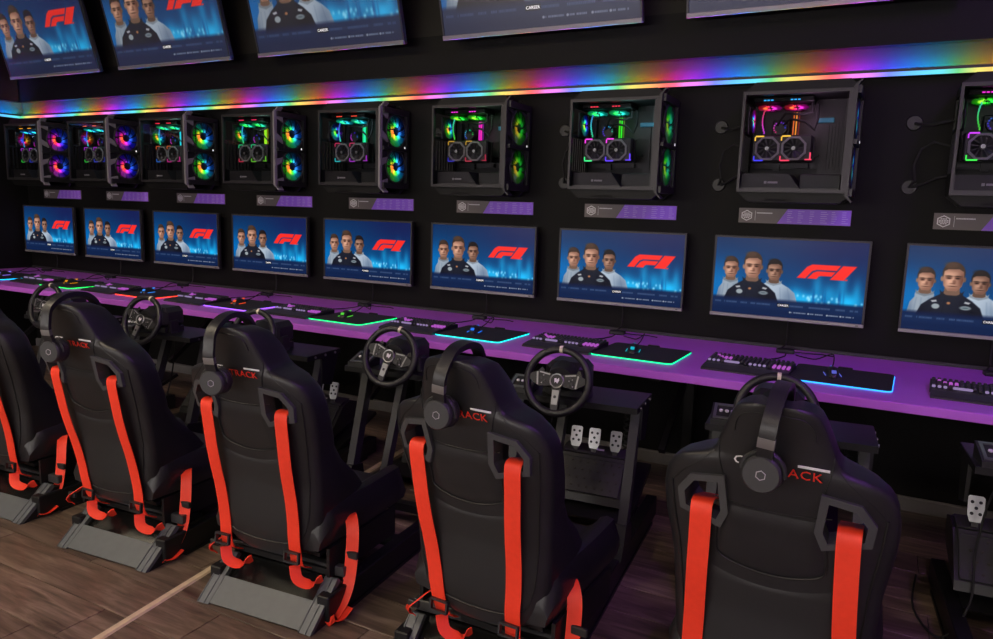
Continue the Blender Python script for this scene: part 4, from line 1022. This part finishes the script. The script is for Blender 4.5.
def button_box(key, label):
    o = thing('button_box', label, 'button box', rp(key, -.212, 1.0, .677), YAWR+.05, group='button boxes beside the wheels')
    part('housing', o, 'plastic_black', lambda: MB().prism([(-.055, 0), (.055, 0), (.055, .052), (-.055, .018)], 'x', -.052, .052), key='bb_house', smooth=0)
    def bez():
        b = MB(); R = RX(.30)
        for c, d in (((0, -.044, 0), (.090, .010, .004)), ((0, .044, 0), (.090, .010, .004)), ((-.04, 0, 0), (.010, .09, .004)), ((.04, 0, 0), (.010, .09, .004))): b.box(c, d, T(0, 0, .0372, R))
        return b
    part('bezel', o, 'silver', bez, key='bb_bez', smooth=0, label='silver bezel')
    for i in range(3):
        part('push_button', o, 'white_print', lambda: MB().cyl((0, 0, 0), (0, 0, .005), .007, n=12), key='bb_btn', loc=(-.02+i*.02, 0, .0365), rot=(.30, 0, 0), smooth=0)
    return o

def headset(key, label, lx, rz, tilt, dz=0.0, dy=0.0):
    """hung over the headrest, ear cup against the rear"""
    o = thing('headset', label, 'headset', rp(key, SEATX[key]+lx, -.055, SEATZ+.002), SEATYAW[key]+rz, group='headsets hung on the seats')
    yb = back_y(lx, .86); cz = .854+dz; yr = yb+dy
    # headband arches from the rear over the top to the front
    P = curve_pts([(.0, yr-.060, cz+.036), (0, yr-.074, cz+.071), (0, yr-.076, cz+.106), (0, yr-.060, .990), (0, yb-.022, 1.022), (0, yb+.040, 1.030), (0, yb+.105, 1.018), (0, yb+.150, .985), (0, yb+.168, .940), (0, yb+.166, .900)], 5)
    SH = Matrix.Rotation(tilt, 4, 'Y'); pv = Matrix.Translation((0, 0, cz)) @ SH @ Matrix.Translation((0, 0, -cz))
    kk = 'hs_%s_' % key
    bd = part('headband', o, 'leather', MB().ribbon(P, (1, 0, 0), .034, .013, pv), smooth=40)
    part('band_pad', bd, 'leather_panel', MB().ribbon([(p[0], p[1]+.002, p[2]-.007) for p in P[12:38]], (1, 0, 0), .030, .010, pv), smooth=40)
    part('slider', bd, 'silver', MB().ribbon(P[4:8], (1, 0, 0), .0355, .0145, pv), smooth=40)
    for s, yy in ((-1, yr-.060), (1, yb+.166)):
        cup = part('ear_cup', o, 'plastic_dark', MB().cyl((0, yy+s*.006, cz), (0, yy+s*.012, cz), .041, .037, n=32, M=pv).cyl((0, yy-s*.030, cz), (0, yy+s*.006, cz), .043, .041, n=32, M=pv))
        part('ear_pad', cup, 'leather', MB().ring((0, yy-s*.035, cz), (0, 1, 0), .033, .013, 32, 10, pv))
        part('yoke', cup, 'plastic_black', MB().tube([(.046*math.cos(a), yy-s*.008, cz+.046*math.sin(a)) for a in [PI*i/14 for i in range(15)]], .005, 6, False, pv))
        if s < 0:
            hexa = [(.0105*math.cos(PI/6+i*PI/3), .0105*math.sin(PI/6+i*PI/3)) for i in range(6)]
            part('emblem', cup, 'grey_print', MB().tube([(p[0], yy-.0125, cz+p[1]) for p in hexa], .0012, 5, True, pv), label='small hexagon outline')
    return o

NEXT = {'G': 'seventh', 'A': 'sixth', 'B': 'fifth', 'C': 'fourth', 'D': 'third', 'E': 'second', 'F': 'first'}
for key in RIGS:
    n = NEXT[key]
    rig_frame(key, 'low black and grey steel racing rig frame, %s rig from the corner wall' % n)
    pedal_set(key, 'three silver racing pedals on a black base, %s rig from the corner wall' % n)
    button_box(key, 'small silver rimmed button box on the %s rig from the corner wall' % n)
    steering_wheel(key, 'black racing wheel with silver spokes on the %s rig from the corner wall' % n, {'A': .0, 'B': .0, 'C': .25, 'D': .1, 'E': .3, 'F': .1, 'G': 0}[key])
for key in 'ABCDE':
    racing_seat(key, 'black racing seat with orange red straps on the %s rig from the corner wall' % NEXT[key])
for key, lx, rz, tl, dz, dy in (('A', -.014, .0, .09, 0, 0), ('B', -.016, .12, .12, 0, 0), ('C', -.018, .24, .0, -.026, -.018), ('D', -.012, .24, .0, -.026, -.018), ('E', -.05, .25, .0, -.02, -.01)):
    headset(key, 'black headset hung over the seat of the %s rig from the corner wall' % NEXT[key], lx, rz, tl, dz, dy)
